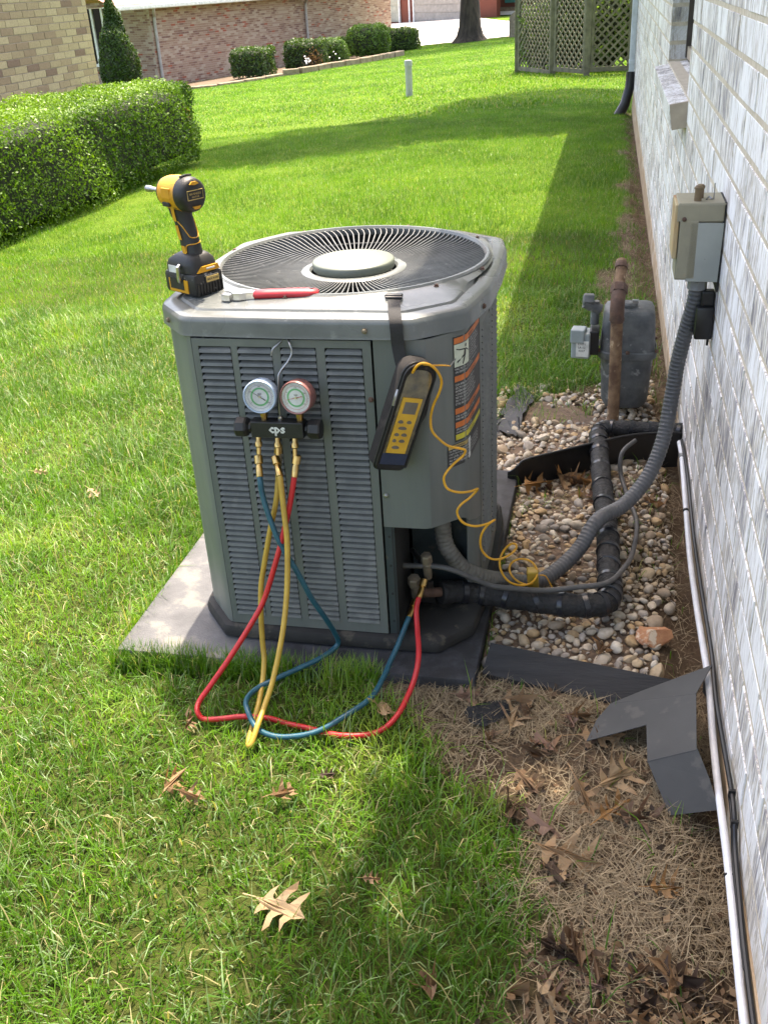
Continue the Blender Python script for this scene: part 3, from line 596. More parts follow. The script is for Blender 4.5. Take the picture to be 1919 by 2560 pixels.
# ------------------------------------------------------------------ lattice screen
lat = thing('lattice_screen', (-.7, 19, -.35), 'weathered wooden lattice screen with three panels at the end of the lawn', 'lattice')
LP = [(-1.745, 20.64), (-1.02, 19.40), (-.405, 18.60), (.36, 18.62)]
for k, (x, y) in enumerate(LP):
    z = gz(x, y)
    MB().box((x, y, z + .95), (.10, .10, 2.1), bev=.006).build('post', M['lattice'], lat)
for k in range(3):
    a = np.array(LP[k]); b = np.array(LP[k + 1]); d_ = unit(b - a); nn = np.array([d_[1], -d_[0]]); L = np.linalg.norm(b - a) - .10; z0 = min(gz(*a), gz(*b)) + .05; H = 1.85
    ax = [(d_[0], d_[1], 0), (nn[0], nn[1], 0), (0, 0, 1)]; mid = (a + b) / 2
    def at(s, o, z): q = mid + d_ * (s - L / 2) + nn * o; return np.array([q[0], q[1], z])
    for zz in (z0 + .04, z0 + H): MB().box(at(L / 2, 0, zz), (L, .05, .07), ax).build('rail', M['lattice'], lat)
    for s in (.03, L - .03): MB().box(at(s, .0, z0 + H / 2), (.05, .045, H - .08), ax).build('stile', M['lattice'], lat)
    stp = .135; s = -H
    for dirn, oo in ((1, .014), (-1, -.014)):
        s = -H
        while s < L + H:
            # line from (s,0) to (s+dirn*H,H) clipped to panel
            p0_, p1_ = np.array([s, 0.]), np.array([s + dirn * H, H]); t0, t1 = 0., 1.
            dx = p1_[0] - p0_[0]; ta, tb = (0.04 - p0_[0]) / dx, (L - .04 - p0_[0]) / dx; ta, tb = min(ta, tb), max(ta, tb); t0, t1 = max(t0, ta), min(t1, tb)
            if t1 - t0 > .03:
                A, B = p0_ + (p1_ - p0_) * t0, p0_ + (p1_ - p0_) * t1
                A3, B3 = at(A[0], oo, z0 + .06 + A[1] * .97), at(B[0], oo, z0 + .06 + B[1] * .97)
                e0 = unit(B3 - A3); e1 = np.array([nn[0], nn[1], 0]); MB().box((A3 + B3) / 2, (np.linalg.norm(B3 - A3), .010, .030), [e0, e1, np.cross(e0, e1)]).build('slat', M['lattice'], lat)
            s += stp * 1.0
# ------------------------------------------------------------------ pipe marker, pillar, garden edging
pv = thing('vent_pipe', (-3.28, 17.57, -.42), 'short grey plastic pipe with cap standing in the lawn', 'pipe')
MB().lathe([(.058, -.1), (.058, .50)], (-3.28, 17.57, -.42), n=20).build('tube', M['pvc_pipe'], pv, True)
MB().lathe([(.066, .46), (.066, .535), (.060, .55), (.02, .555)], (-3.28, 17.57, -.42), n=20).build('cap', M['pvc_pipe'], pv, True)
px_, py_ = -3.75, 44.0; z = gz(px_, py_)
MB().prism([(-.3, -.1), (.3, -.1), (.3, .62)] + [(.3 * math.cos(a), .62 + .3 * math.sin(a)) for a in np.linspace(.2, 2.94, 9)] + [(-.3, .62)], -.22, .22, [(1, 0, 0), (0, 0, 1), (0, 1, 0)], (px_, py_, z)).build('stone_pillar', M['pillar'])
tag(bpy.data.objects['stone_pillar'], 'round topped brown stone pillar on the lawn edge left of lattice', 'pillar')
edg = thing('garden_edging', (-9.5, 31, -1.2), 'row of flat stones edging the flower bed along the pink house', 'edging')
for k, (s0, s1) in enumerate([((455, 228), (500, 224)), ((505, 222), (545, 217)), ((550, 216), (600, 210)), ((605, 206), (650, 199))]):
    pass
E0 = np.array([(-12.1, 29.6), (-11.3, 29.9), (-10.75, 30.6), (-10.4, 31.5), (-10.0, 32.2), (-9.5, 32.4), (-9.15, 33.1), (-8.9, 33.8), (-8.55, 34.3), (-8.2, 34.9), (-7.95, 35.6), (-7.75, 36.4), (-7.5, 37.2), (-7.3, 38.0)])
for k in range(len(E0) - 1):
    a, b = E0[k], E0[k + 1]; d_ = unit(b - a); L = np.linalg.norm(b - a); m_ = (a + b) / 2; hh = .10 if k < 4 else .19
    MB().box((m_[0], m_[1], gz(*m_) + hh / 2 - .02), (L * .94, .22, hh), [(d_[0], d_[1], random.uniform(-.02, .02)), (-d_[1], d_[0], 0), (0, 0, 1)], bev=.02).build('edging_stone', M['stone_edge'], edg)
bed = []
for k in range(len(E0)):
    bed.append(tuple(E0[k]))
sheet('flower_bed', bed + [(-9.0, 42.5), (-10.6, 44.2), (-15.6, 33.2), (-14.5, 31.0)], .035, simple('bed_soil', (.13, .085, .05), (.07, .05, .03), 3, .95), 14)
for k, (x, y) in enumerate([(-9.55, 33.35), (-9.0, 34.9)]):
    fl = thing('white_flower', (x, y, gz(x, y)), ['white flowering plant in front of the brown-patched boxy shrub', 'tiny white flower in front of the small rounded shrub'][k], 'flower')
    mb = MB(); r_ = np.random.default_rng(k)
    for j in range(7): mb.tube([(x, y, gz(x, y)), (x + r_.normal(0, .06), y + r_.normal(0, .06), gz(x, y) + .28 + .1 * r_.random())], .008, 5)
    mb.build('stem', M['core'], fl)
    for j in range(10 if k == 0 else 4):
        c = np.array([x + r_.normal(0, .08), y + r_.normal(0, .08), gz(x, y) + .22 + .22 * r_.random()]); MB().lathe([(.006, 0), (.03, .012), (.027, .03), (.006, .036)], c, (r_.normal(0, .4), -.6, 1), 7).build('blossom', M['trim_white'], fl)

# ------------------------------------------------------------------ equipment pad
OX, OY = -.541, 2.085
pad = MB()
pad.box((-.615, 2.13, .004), (.81, 1.0, .052), [(1, -.008, 0), (.008, 1, 0), (0, 0, 1)], bev=.008)
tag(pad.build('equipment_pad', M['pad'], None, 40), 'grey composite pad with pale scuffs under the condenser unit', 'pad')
PZ = .030
# ------------------------------------------------------------------ condenser unit
cu = thing('air_conditioner', (OX, OY, PZ), 'grey-green outdoor air conditioner condenser with louvered sides on a pad', 'air conditioner')
LID = [(-.863, 1.808), (-.785, 1.720), (-.56, 1.711), (-.332, 1.713), (-.240, 1.786), (-.212, 1.93), (-.207, 2.10), (-.210, 2.25), (-.226, 2.345), (-.345, 2.432), (-.46, 2.452), (-.61, 2.458), (-.78, 2.425), (-.863, 2.31), (-.874, 2.15), (-.874, 1.98)]
BODY = [(-.853, 1.812), (-.778, 1.7205), (-.54, 1.718), (-.310, 1.718), (-.246, 1.792), (-.234, 1.93), (-.229, 2.10), (-.232, 2.25), (-.245, 2.34), (-.352, 2.42), (-.46, 2.44), (-.61, 2.446), (-.775, 2.413), (-.851, 2.30), (-.862, 2.15), (-.862, 1.98)]
def radial(poly, n, c=(OX, OY)):
    """outline radius sampled at n angles from c"""
    P = np.array(poly) - np.array(c); out = []
    for k in range(n):
        a = 2 * math.pi * k / n; d_ = np.array([math.cos(a), math.sin(a)]); best = None
        for i in range(len(P)):
            A, B = P[i], P[(i + 1) % len(P)]; e = B - A; den = d_[0] * e[1] - d_[1] * e[0]
            if abs(den) < 1e-9: continue
            t = (A[0] * e[1] - A[1] * e[0]) / den; u = (A[0] * d_[1] - A[1] * d_[0]) / den
            if t > 0 and -1e-6 <= u <= 1 + 1e-6: best = t if best is None else min(best, t)
        out.append(best)
    return np.array(out)
NA = 216; ANG = np.arange(NA) * 2 * math.pi / NA; RL = radial(LID, NA); RL = .2 * np.roll(RL, 1) + .6 * RL + .2 * np.roll(RL, -1)
FC = np.array([-.533, 2.108]); FR = .293
def ringpts(rad, z, c=(OX, OY)): return [(c[0] + r * math.cos(a), c[1] + r * math.sin(a), z) for r, a in zip(np.broadcast_to(rad, NA), ANG)]
def blend(t, z):
    A = np.array(ringpts(RL, 0)); B = np.array(ringpts(FR, 0, FC)); Q = A * (1 - t) + B * t; Q[:, 2] = z; return [tuple(q) for q in Q]
rings = [ringpts(RL - .004, .737), ringpts(RL + .0015, .735), ringpts(RL, .742), ringpts(RL, .762), ringpts(RL - .0015, .7675), ringpts(RL - .005, .7720), ringpts(RL - .010, .7740), ringpts(RL - .020, .7755), ringpts(RL - .034, .7765), ringpts(RL - .037, .7735), ringpts(RL - .041, .7735), ringpts(RL - .045, .778),
         blend(.62, .782), blend(.90, .786), ringpts(FR + .008, .7875, FC), ringpts(FR + .004, .7915, FC), ringpts(FR - .002, .7915, FC), ringpts(FR - .006, .786, FC), ringpts(FR - .007, .772, FC)]
def loft(rings, close=False):
    mb = MB(); n = len(rings[0]); mb.v = [p for r in rings for p in r]
    mb.f = [(i * n + k, i * n + (k + 1) % n, (i + 1) * n + (k + 1) % n, (i + 1) * n + k) for i in range(len(rings) - 1) for k in range(n)]; return mb
lid = loft(rings).build('lid', M['lid_paint'], cu, 30)
loft([ringpts(RL - .012, .737), ringpts(RL - .012, .733), ringpts(FR, .733, FC)]).build('lid_underside', M['dark_inside'], cu)
# fan grille: blades, hub ring, cap
def dish(r): t = (r - .10) / (FR - .007 - .10); return .764 + .022 * max(0, t) ** 2.2
NB = 120
gr = MB().lathe([(.112, .757), (.116, .7645), (.110, .7675), (.098, .7675), (.094, .762)], (FC[0], FC[1], 0), n=64, cap=False).build('fan_grille', M['lid_paint'], cu, True)
bl = MB(); rr = [.104, .15, .21, .262, .279, .2865]; lean = [0, .001, .003, .006, .011, .016]
for sd in (-1, 1):
    for r, l in zip(rr, lean):
        z = dish(r); bl.v += [(r, l + sd * .0011, z - .0058), (r, l + sd * .0011, z)]
m_ = len(rr) * 2
for i in range(len(rr) - 1):
    a = 2 * i; bl.f += [(a, a + 1, a + 3, a + 2), (m_ + a, m_ + a + 2, m_ + a + 3, m_ + a + 1), (a + 1, m_ + a + 1, m_ + a + 3, a + 3), (a, a + 2, m_ + a + 2, m_ + a)]
blm = bl.mesh('grille_blade', M['rod_paint'])
for k in range(NB):
    o = link('grille_blade', blm, gr, (FC[0], FC[1], 0)); o.rotation_euler = (0, 0, 2 * math.pi * k / NB)
for r_ in (.17, .235):
    MB().tube([(FC[0] + r_ * math.cos(a), FC[1] + r_ * math.sin(a), dish(r_) - .012) for a in np.linspace(0, 2 * math.pi, 61)], .002, 6, cap=False).build('grille_ring', M['rod_paint'], gr)
MB().lathe([(.088, .765), (.0905, .768), (.0905, .7815), (.0875, .7845), (.06, .7855), (.001, .786)], (FC[0], FC[1], 0), n=56).build('hub_cap', M['hub_paint'], cu, 50)
MB().lathe([(FR - .004, .771), (FR - .004, .45), (.02, .45)], (FC[0], FC[1], 0), n=64, cap=False).build('fan_shroud', M['dark_inside'], cu)
MB().lathe([(.10, .62), (.10, .74), (.09, .748)], (FC[0], FC[1], 0), n=32).build('fan_motor', M['dark_inside'], cu)
for k in range(3):
    a0 = 2.1 * k; mb = MB()
    V = []
    for t in np.linspace(0, 1, 7):
        for s_ in (-1, 1):
            r = .10 + .18 * t; a = a0 + s_ * (.35 + .25 * t); V.append((FC[0] + r * math.cos(a), FC[1] + r * math.sin(a), .66 + s_ * .03))
    mb.add(V, [(2 * i, 2 * i + 1, 2 * i + 3, 2 * i + 2) for i in range(6)]); mb.build('fan_blade', M['dark_inside'], cu, True)
# screws on the lid
def screw(p, axis, r, mat, parent): return MB().lathe([(r * 1.5, 0), (r * 1.5, .0012), (r, .0014), (r, .004), (r * .6, .005)], p, axis, 6).build('screw', M[mat], parent)
for a in (0.62, 1.35, 2.2, 2.9, 3.75, 4.5, 5.5, 5.98): screw((FC[0] + (FR + .016) * math.cos(a), FC[1] + (FR + .016) * math.sin(a), .7855), (0, 0, 1), .0038, 'rust_dark', lid)
for p in ((-.421, 1.7115, .752), (-.83, 1.765, .752)): screw(p, (0 if p[0] > -.6 else -.7, -1, 0), .0042, 'old_brass', lid)
screw((-.221, 1.885, .748), (1, -.2, 0), .0042, 'rust_dark', lid)
# body shell, in panels along the outline
def shell(name, pts, zb, zt, mat, thick=.004):
    mb = MB(); P = np.array(pts); T = np.gradient(P, axis=0); N_ = np.stack([T[:, 1], -T[:, 0]], 1); N_ /= np.linalg.norm(N_, axis=1)[:, None]
    zb = np.broadcast_to(zb, len(P)); n = len(P)
    V = [(p[0], p[1], z) for p, z in zip(P, zb)] + [(p[0], p[1], zt) for p in P]; I = P - N_ * thick
    V += [(p[0], p[1], z) for p, z in zip(I, zb)] + [(p[0], p[1], zt) for p in I]
    F = [(i, i + 1, n + i + 1, n + i) for i in range(n - 1)] + [(2 * n + i + 1, 2 * n + i, 3 * n + i, 3 * n + i + 1) for i in range(n - 1)]
    F += [(i + 1, i, 2 * n + i, 2 * n + i + 1) for i in range(n - 1)] + [(0, n, 3 * n, 2 * n), (n - 1, 3 * n - 1, 4 * n - 1, 2 * n - 1)]
    mb.add(V, F); return mb.build(name, mat, cu, 25)
BZ = .066
shell('corner_post', [(-.862, 1.98), (-.861, 1.88), (-.857, 1.830), (-.851, 1.8125), (-.842, 1.799), (-.795, 1.742), (-.786, 1.731), (-.779, 1.7245), (-.770, 1.7195)], BZ, .735, M['body_paint'])
shell('side_panel', [(-.850, 2.30), (-.860, 2.15), (-.860, 1.985)], BZ, .735, M['body_paint'])
shell('rear_panel', [(-.352, 2.42), (-.46, 2.44), (-.61, 2.446), (-.775, 2.413), (-.851, 2.30)], BZ, .735, M['body_paint'])
fp_x0, fp_x1, fz0, fz1 = -.7675, -.4125, .068, .731
cols_x = [(-.755, -.6885), (-.676, -.6065), (-.590, -.5190), (-.502, -.4290)]; lz0, lz1 = .092, .716
fp = MB()
def bar(x0, x1, z0, z1, y0=1.7165, th=.006): fp.box(((x0 + x1) / 2, y0 + th / 2, (z0 + z1) / 2), (x1 - x0, th, z1 - z0))
ed = [fp_x0] + [q for c_ in cols_x for q in c_] + [fp_x1]
for i in range(0, len(ed), 2): bar(ed[i], ed[i + 1], fz0, fz1)
for (a, b) in cols_x: bar(a, b, fz0, lz0); bar(a, b, lz1, fz1)
panel = fp.build('louver_panel', M['body_paint'], cu)
NL = 46; pit = (lz1 - lz0) / NL
for ci, (a, b) in enumerate(cols_x):
    w_ = b - a; h_ = pit * .80; mb = MB(); e = .0045
    # pressed louver: lower lip stands proud, upper edge tucked in, ends tapered
    V = [(-w_ / 2, 0, 0), (w_ / 2, 0, 0), (w_ / 2 - .0005, -.0040, .0012), (-w_ / 2 + .0005, -.0040, .0012), (w_ / 2 - e * .2, -.0018, h_ * .62), (-w_ / 2 + e * .2, -.0018, h_ * .62), (w_ / 2 - e, .0040, h_), (-w_ / 2 + e, .0040, h_), (-w_ / 2, .0045, h_ * .2), (w_ / 2, .0045, h_ * .2)]
    F = [(0, 1, 2, 3), (3, 2, 4, 5), (5, 4, 6, 7), (0, 3, 5, 8), (8, 5, 7), (1, 9, 4, 2), (9, 6, 4)]
    me = mb.add(V, F).mesh('louver', M['slat_paint'])
    for k in range(NL):
        o = link('louver', me, panel, ((a + b) / 2, 1.7178, lz0 + k * pit)); o.rotation_euler = (random.uniform(-.02, .02), 0, 0)
MB().box((-.59, 1.732, .40), (.352, .003, .65)).build('dark_backing', M['dark_inside'], cu)  # dark sheet behind the slats, standing in for shade inside the cabinet
# control panel wrapping the front right corner, opening below it
CP = [(-.4085, 1.7185), (-.35, 1.7183), (-.322, 1.7185), (-.310, 1.7215), (-.300, 1.730), (-.2545, 1.782), (-.2470, 1.793), (-.2440, 1.805), (-.2385, 1.86), (-.2345, 1.918)]
cp_zb = [.334, .334, .334, .335, .335, .330, .322, .312, .285, .262]
cpan = shell('control_panel', CP, cp_zb, .733, M['body_paint'])
for p in ((-.418, 1.7165, .614),): screw(p, (0, -1, 0), .004, 'rust_dark', panel)
screw((-.400, 1.718, .407), (0, -1, 0), .004, 'steel', cpan); screw((-.2425, 1.905, .41), (1, -.05, 0), .004, 'rust_dark', cpan)
# right side: frame, louvers
sd = MB(); ys = [1.922, 1.945, 2.075, 2.10, 2.225, 2.33]
def sx(y): return float(np.interp(y, [1.92, 2.10, 2.25, 2.34], [-.2335, -.2280, -.2310, -.2440]))
def sbar(y0, y1, z0, z1):
    a, b = np.array([sx(y0), y0]), np.array([sx(y1), y1]); d_ = unit(b - a); m2 = (a + b) / 2
    sd.box((m2[0] - .003, m2[1], (z0 + z1) / 2), (np.linalg.norm(b - a), .006, z1 - z0), [(d_[0], d_[1], 0), (d_[1], -d_[0], 0), (0, 0, 1)])
for a, b in ((1.921, 1.95), (2.065, 2.095), (2.21, 2.34)): sbar(a, b, BZ, .733)
for a, b in ((1.95, 2.065), (2.095, 2.21)): sbar(a, b, BZ, .12); sbar(a, b, .69, .733)
sp_ = sd.build('side_louver_panel', M['body_paint'], cu)
for (a, b) in ((1.95, 2.065), (2.095, 2.21)):
    pa, pb = np.array([sx(a), a]), np.array([sx(b), b]); d_ = unit(pb - pa); m2 = (pa + pb) / 2; L = np.linalg.norm(pb - pa)
    mb = MB(); h_ = pit * .8; V = [(-L / 2, 0, 0), (L / 2, 0, 0), (L / 2, -.004, .0012), (-L / 2, -.004, .0012), (L / 2, .004, h_), (-L / 2, .004, h_)]
    me = mb.add(V, [(0, 1, 2, 3), (3, 2, 4, 5), (0, 3, 5), (1, 4, 2)]).mesh('louver', M['slat_paint'])
    for k in range(int((.69 - .12) / pit)):
        o = link('louver', me, sp_, (m2[0] - .001, m2[1], .12 + k * pit)); o.rotation_euler = (0, 0, math.atan2(d_[1], d_[0]))
MB().box((-.256, 2.12, .40), (.003, .40, .66)).build('dark_backing', M['dark_inside'], cu)  # dark sheet giving the shaded gaps between the side louvers
shell('rear_corner', [(-.2450, 2.341), (-.298, 2.383), (-.352, 2.42)], BZ, .735, M['body_paint'])
# service opening: recessed panels and post
MB().box((-.3985, 1.7225, .200), (.0205, .004, .266)).build('service_post', M['green_inside'], cu)
for z in (.10, .17, .24, .31): MB().lathe([(.0028, 0), (.0028, .001)], (-.399, 1.7205, z), (0, -1, 0), 10).build('post_hole', M['dark_inside'], cu)
MB().box((-.392, 1.80, .20), (.004, .16, .27)).build('recess_wall', M['dark_inside'], cu)
MB().box((-.313, 1.915, .21), (.155, .004, .30)).build('recess_panel', M['green_inside'], cu)
MB().box((-.33, 1.86, .372), (.12, .10, .004)).build('recess_top', M['dark_inside'], cu)
shell('corner_angle', [(-.258, 1.872), (-.2480, 1.88), (-.2400, 1.895), (-.2345, 1.919)], BZ, .30, M['body_paint'])
# base pan
RB = radial(BODY, NA)
loft([ringpts(RB + .003, PZ - .001), ringpts(RB + .016, .036), ringpts(RB + .018, .052), ringpts(RB + .013, .062), ringpts(RB + .003, .066), ringpts(RB - .02, .066), ringpts(RB - .06, .058), ringpts(.05, .056)]).build('base_pan', M['base_pan'], cu, 40)
# valves
def valve(p, name, h, cap=.0135):
    v = thing(name, (0, 0, 0), '', '') if False else MB().lathe([(.008, -.03), (.0095, -.02), (.0095, .012), (.007, .014), (.007, .02)], p, (0, -.25, 1), 12).build('service_valve', M['old_brass'], cu, True)
    q = np.array(p) + np.array([0, -.25, 1]) * .018; MB().lathe([(cap, 0), (cap, .018), (cap * .85, .022), (cap * .3, .023)], q, (0, -.25, 1), 6).build('valve_cap', M['old_brass'], v)
    return v
valve((-.337, 1.80, .190), 'v', 0, .0125); valve((-.366, 1.80, .130), 'v', 0, .0150)
MB().tube([(-.366, 1.80, .125), (-.34, 1.82, .112), (-.31, 1.85, .098)], .011, 12).build('suction_stub', M['rust_dark'], cu, True)
MB().tube([(-.337, 1.80, .185), (-.36, 1.84, .185), (-.385, 1.88, .185)], .006, 10).build('liquid_stub', M['steel'], cu, True)
MB().box((-.355, 1.835, .105), (.05, .004, .075), [(1, 0, 0), (0, .9, .3), (0, -.3, .9)]).build('valve_bracket', M['steel'], cu)
# ------------------------------------------------------------------ warning labels that wrap the corner
cpP = np.array(CP); cpS = np.concatenate([[0], np.cumsum(np.linalg.norm(np.diff(cpP, axis=0), axis=1))])
def wrap(s, z, off):
    x = np.interp(s, cpS, cpP[:, 0]); y = np.interp(s, cpS, cpP[:, 1]); e = .004
    dx = np.interp(s + e, cpS, cpP[:, 0]) - np.interp(s - e, cpS, cpP[:, 0]); dy = np.interp(s + e, cpS, cpP[:, 1]) - np.interp(s - e, cpS, cpP[:, 1])
    n_ = np.array([dy, -dx]); n_ /= np.linalg.norm(n_) + 1e-12; return (x + n_[0] * off, y + n_[1] * off, z)
def wrap_rect(name, s0, s1, z0, z1, off, mat, parent):
    ss = np.linspace(s0, s1, 9); n = len(ss); V = [wrap(s, z, o) for o in (off, off - .0006) for z in (z0, z1) for s in ss]
    F = [(i, i + 1, n + i + 1, n + i) for i in range(n - 1)] + [(i + 1, i, 2 * n + i, 2 * n + i + 1) for i in range(n - 1)] + [(n + i, n + i + 1, 3 * n + i + 1, 3 * n + i) for i in range(n - 1)]
    return MB().add(V, F).build(name, M[mat], parent)
def text_geo(body, size, align='LEFT', bold=.012):
    cu_ = bpy.data.curves.new('lettering', 'FONT'); cu_.body = body; cu_.size = size; cu_.align_x = align; cu_.resolution_u = 1; cu_.offset = size * bold
    o = bpy.data.objects.new('lettering', cu_); COL.objects.link(o); dg = bpy.context.evaluated_depsgraph_get(); ev = o.evaluated_get(dg); me = ev.to_mesh()
    V = [tuple(v.co) for v in me.vertices]; F = [tuple(p.vertices) for p in me.polygons]; ev.to_mesh_clear(); bpy.data.objects.remove(o); bpy.data.curves.remove(cu_); return V, F
def wrap_text(body, s, z, size, mat, parent, off=.0016):
    V, F = text_geo(body, size); mb = MB(); mb.add([wrap(s + v[0], z + v[1], off) for v in V], F); return mb.build('lettering', M[mat], parent)
sL = float(np.interp(-.266, cpP[:, 0], cpS)); sR = cpS[-1] - .004; zT, zB = .722, .506
lb = wrap_rect('warning_label', sL, sR, zB, zT, .0010, 'label_print', cu)
sI = sL + (sR - sL) * .34; rowsL = []
def hdr(z, m_, word): wrap_rect('label_band', sL + .002, sR - .002, z - .0115, z, .0014, m_, lb); wrap_text(word, sL + .052, z - .0088, .008, 'label_print', lb, .0019)
hdr(.7195, 'label_orange', 'WARNING')
wrap_rect('pictogram', sL + .002, sI, .662, .7065, .0014, 'label_cream', lb)
def strip(p, q, w_):
    a, b = np.array(p), np.array(q); d_ = unit(b - a); n_ = np.array([-d_[1], d_[0]]) * w_ / 2; V = [wrap(*(x), .0018) for x in (a - n_, b - n_, b + n_, a + n_)]; return MB().add(V, [(0, 1, 2, 3)])
sc_ = sI - sL; fx = lambda u, v: (sL + .002 + u * sc_ * .95, .662 + v * .0445)
for p, q, w_ in (((.60, .72), (.56, .46), .006), ((.58, .70), (.26, .74), .0025), ((.26, .74), (.10, .80), .002), ((.62, .72), (.88, .55), .0025), ((.56, .46), (.14, .20), .0035), ((.58, .46), (.44, .06), .0035)):
    strip(fx(*p), fx(*q), w_).build('figure_limb', M['label_print'], lb)
ho = fx(.63, .86); MB().add([wrap(ho[0] + .003 * math.cos(a), ho[1] + .0035 * math.sin(a), .0018) for a in np.linspace(0, 6.28, 11)[:-1]], [tuple(range(10))]).build('figure_head', M['label_print'], lb)
for k, t in enumerate(['HAZARDOUS VOLTAGE!', 'DISCONNECT ALL ELECTRIC', 'POWER INCLUDING REMOTE', 'DISCONNECTS BEFORE', 'SERVICING. FAILURE TO', 'DISCONNECT POWER', 'CAN CAUSE SEVERE INJURY']): wrap_text(t, sI + .004, .701 - k * .0062, .0056, 'label_grey', lb)
for k, t in enumerate(['FAILURE TO DISCONNECT POWER BEFORE', 'OR SERVICING CAN BE FATAL']): wrap_text(t, sL + .003, .6555 - k * .0062, .0058, 'label_grey', lb)
hdr(.6435, 'label_orange', 'ADVERTENCIA')
for k, t in enumerate(['COUPER TOUTES LES TENSIONS', 'SECTIONNEURS A DISTANCE', 'INTERVENTION. DECHARGER LES', 'CONDENSATEURS DE MOTEUR', 'NE PAS RESPECTER CES CONSIGNES', 'PEUT ENTRAINER DES BLESSURES', 'ETRE MORTELLE']): wrap_text(t, sL + .003, .6235 - k * .0066, .0062, 'label_grey', lb)
hdr(.5765, 'label_orange', 'AVERTISSEMENT')
for k, t in enumerate(['USE COPPER CONDUCTORS ONLY', 'FAILURE TO DO SO']): wrap_text(t, sL + .003, .5585 - k * .006, .0056, 'label_grey', lb)
hdr(.5505 - .003, 'label_orange', 'WARNING')
for k, t in enumerate(['GROUNDING REQUIRED', 'INSPECTION AND SERVICE']): wrap_text(t, sL + .003, .5305 - k * .006, .0056, 'label_grey', lb)
hdr(.5225 - .001, 'label_yellow', 'CAUTION')
lb2 = wrap_rect('notice_label', sL - .020, sR, .4545, .5025, .0010, 'label_print', cu)
wrap_rect('label_band', sL - .018, sL + .038, .4940, .5012, .0014, 'label_gold', lb2); wrap_rect('notice_tag', sL + .040, sL + .056, .4575, .5010, .0014, 'white_label', lb2)
wrap_text('WARNING', sL - .004, .4955, .0062, 'label_print', lb2, .0019); wrap_text('R', sL + .043, .470, .012, 'label_print', lb2, .0019)
for k, t in enumerate(['TO PREVENT SHORTENED LIFE', 'UNIT SHOULD BE INSTALLED', 'ON LEVEL SURFACE. CLEAR', 'ALL AROUND. AIR FLOW', 'MUST NOT BE BLOCKED']): wrap_text(t, sL - .017, .4875 - k * .0064, .0058, 'label_grey', lb2)
for k in range(4): wrap_text('SERVICE PANEL MUST BE', sL + .060, .4875 - k * .0070, .0058, 'label_grey', lb2)

# ------------------------------------------------------------------ impact driver on the lid
BF = unit([-.86, .51, 0]); BR = np.array([BF[1], -BF[0], 0]); UPV = np.array([0, 0, 1.])      # forward, right (seen from behind), up
D0 = np.array([-.795, 1.836, .7835]) + BR * .036 + BF * .046 + np.array([.006, -.020, 0])                                        # battery centre on the lid
drv = thing('impact_driver', D0, 'yellow and black cordless impact driver standing on its battery on the lid', 'power tool')
def dl(r, f, u): return D0 + BR * r + BF * f + UPV * u * .93
axd = [BR, BF, UPV]
bat = MB().box(dl(0, -.002, .0225), (.074, .100, .045), axd, bev=.008).build('battery', M['worn_plastic'], drv, 40)
for k in range(9): MB().box(dl(-.030 + k * .0075, -.0525, .013), (.0032, .003, .022), axd).build('battery_rib', M['worn_plastic'], bat)
MB().box(dl(.006, -.0535, .032), (.036, .003, .015), axd, bev=.001).build('plate_frame', M['black_plastic'], bat)
pt = MB().box(dl(.006, -.0552, .032), (.031, .002, .011), axd).build('plate', M['label_gold'], bat)
def face_text(body, size, org, ex, ey, mat, parent, align='CENTER', bold=.012):
    V, F = text_geo(body, size, align, bold); org = np.array(org); ex = unit(ex); ey = unit(ey)
    return MB().add([org + ex * v[0] + ey * v[1] for v in V], F).build('lettering', M[mat], parent)
face_text('MAX 4.0Ah', .0058, dl(.006, -.0566, .030), BR, UPV, 'ink', pt)
MB().box(dl(-.0378, .0, .018), (.002, .060, .026), axd).build('battery_label', M['yellow_plastic'], bat)
MB().box(dl(-.0384, .004, .022), (.002, .044, .022), axd).build('battery_print', M['black_plastic'], bat)
# foot of the handle
ft = MB()
for (f0, f1, r_, u) in ((-.047, .048, .036, .046), (-.046, .046, .0358, .060), (-.043, .040, .034, .070), (-.036, .026, .027, .079), (-.031, .016, .0195, .084)):
    ft.v += [tuple(dl(r_ * math.copysign(abs(math.cos(a)) ** .45, math.cos(a)), (f0 + f1) / 2 + (f1 - f0) / 2 * math.copysign(abs(math.sin(a)) ** .45, math.sin(a)), u)) for a in np.linspace(0, 2 * math.pi, 25)[:-1]]
ft.f = [(i * 24 + k, i * 24 + (k + 1) % 24, (i + 1) * 24 + (k + 1) % 24, (i + 1) * 24 + k) for i in range(4) for k in range(24)] + [tuple(range(96, 120))]
ft.build('foot', M['black_plastic'], drv, 50)
MB().box(dl(0, .028, .0755), (.030, .024, .005), [BR, unit(BF - .35 * UPV), unit(UPV + .35 * BF)], bev=.002).build('foot_top', M['yellow_plastic'], drv)
MB().prism([(-.028, 0), (.028, 0), (.024, .011), (-.016, .011)], 0, .004, [BR, UPV, -BF], dl(.004, -.0455, .047)).build('release_latch', M['yellow_plastic'], drv)
MB().box(dl(.008, -.0505, .0535), (.020, .002, .003), axd).build('latch_grip', M['white_label'], drv)
MB().tube([dl(-.037, -.01, .062), dl(-.043, -.012, .060), dl(-.044, -.012, .035), dl(-.040, -.008, .028)], .004, 8).build('belt_hook', M['chrome'], drv, True)
MB().box(dl(-.0365, .012, .052), (.002, .03, .014), axd).build('foot_print', M['white_label'], drv)
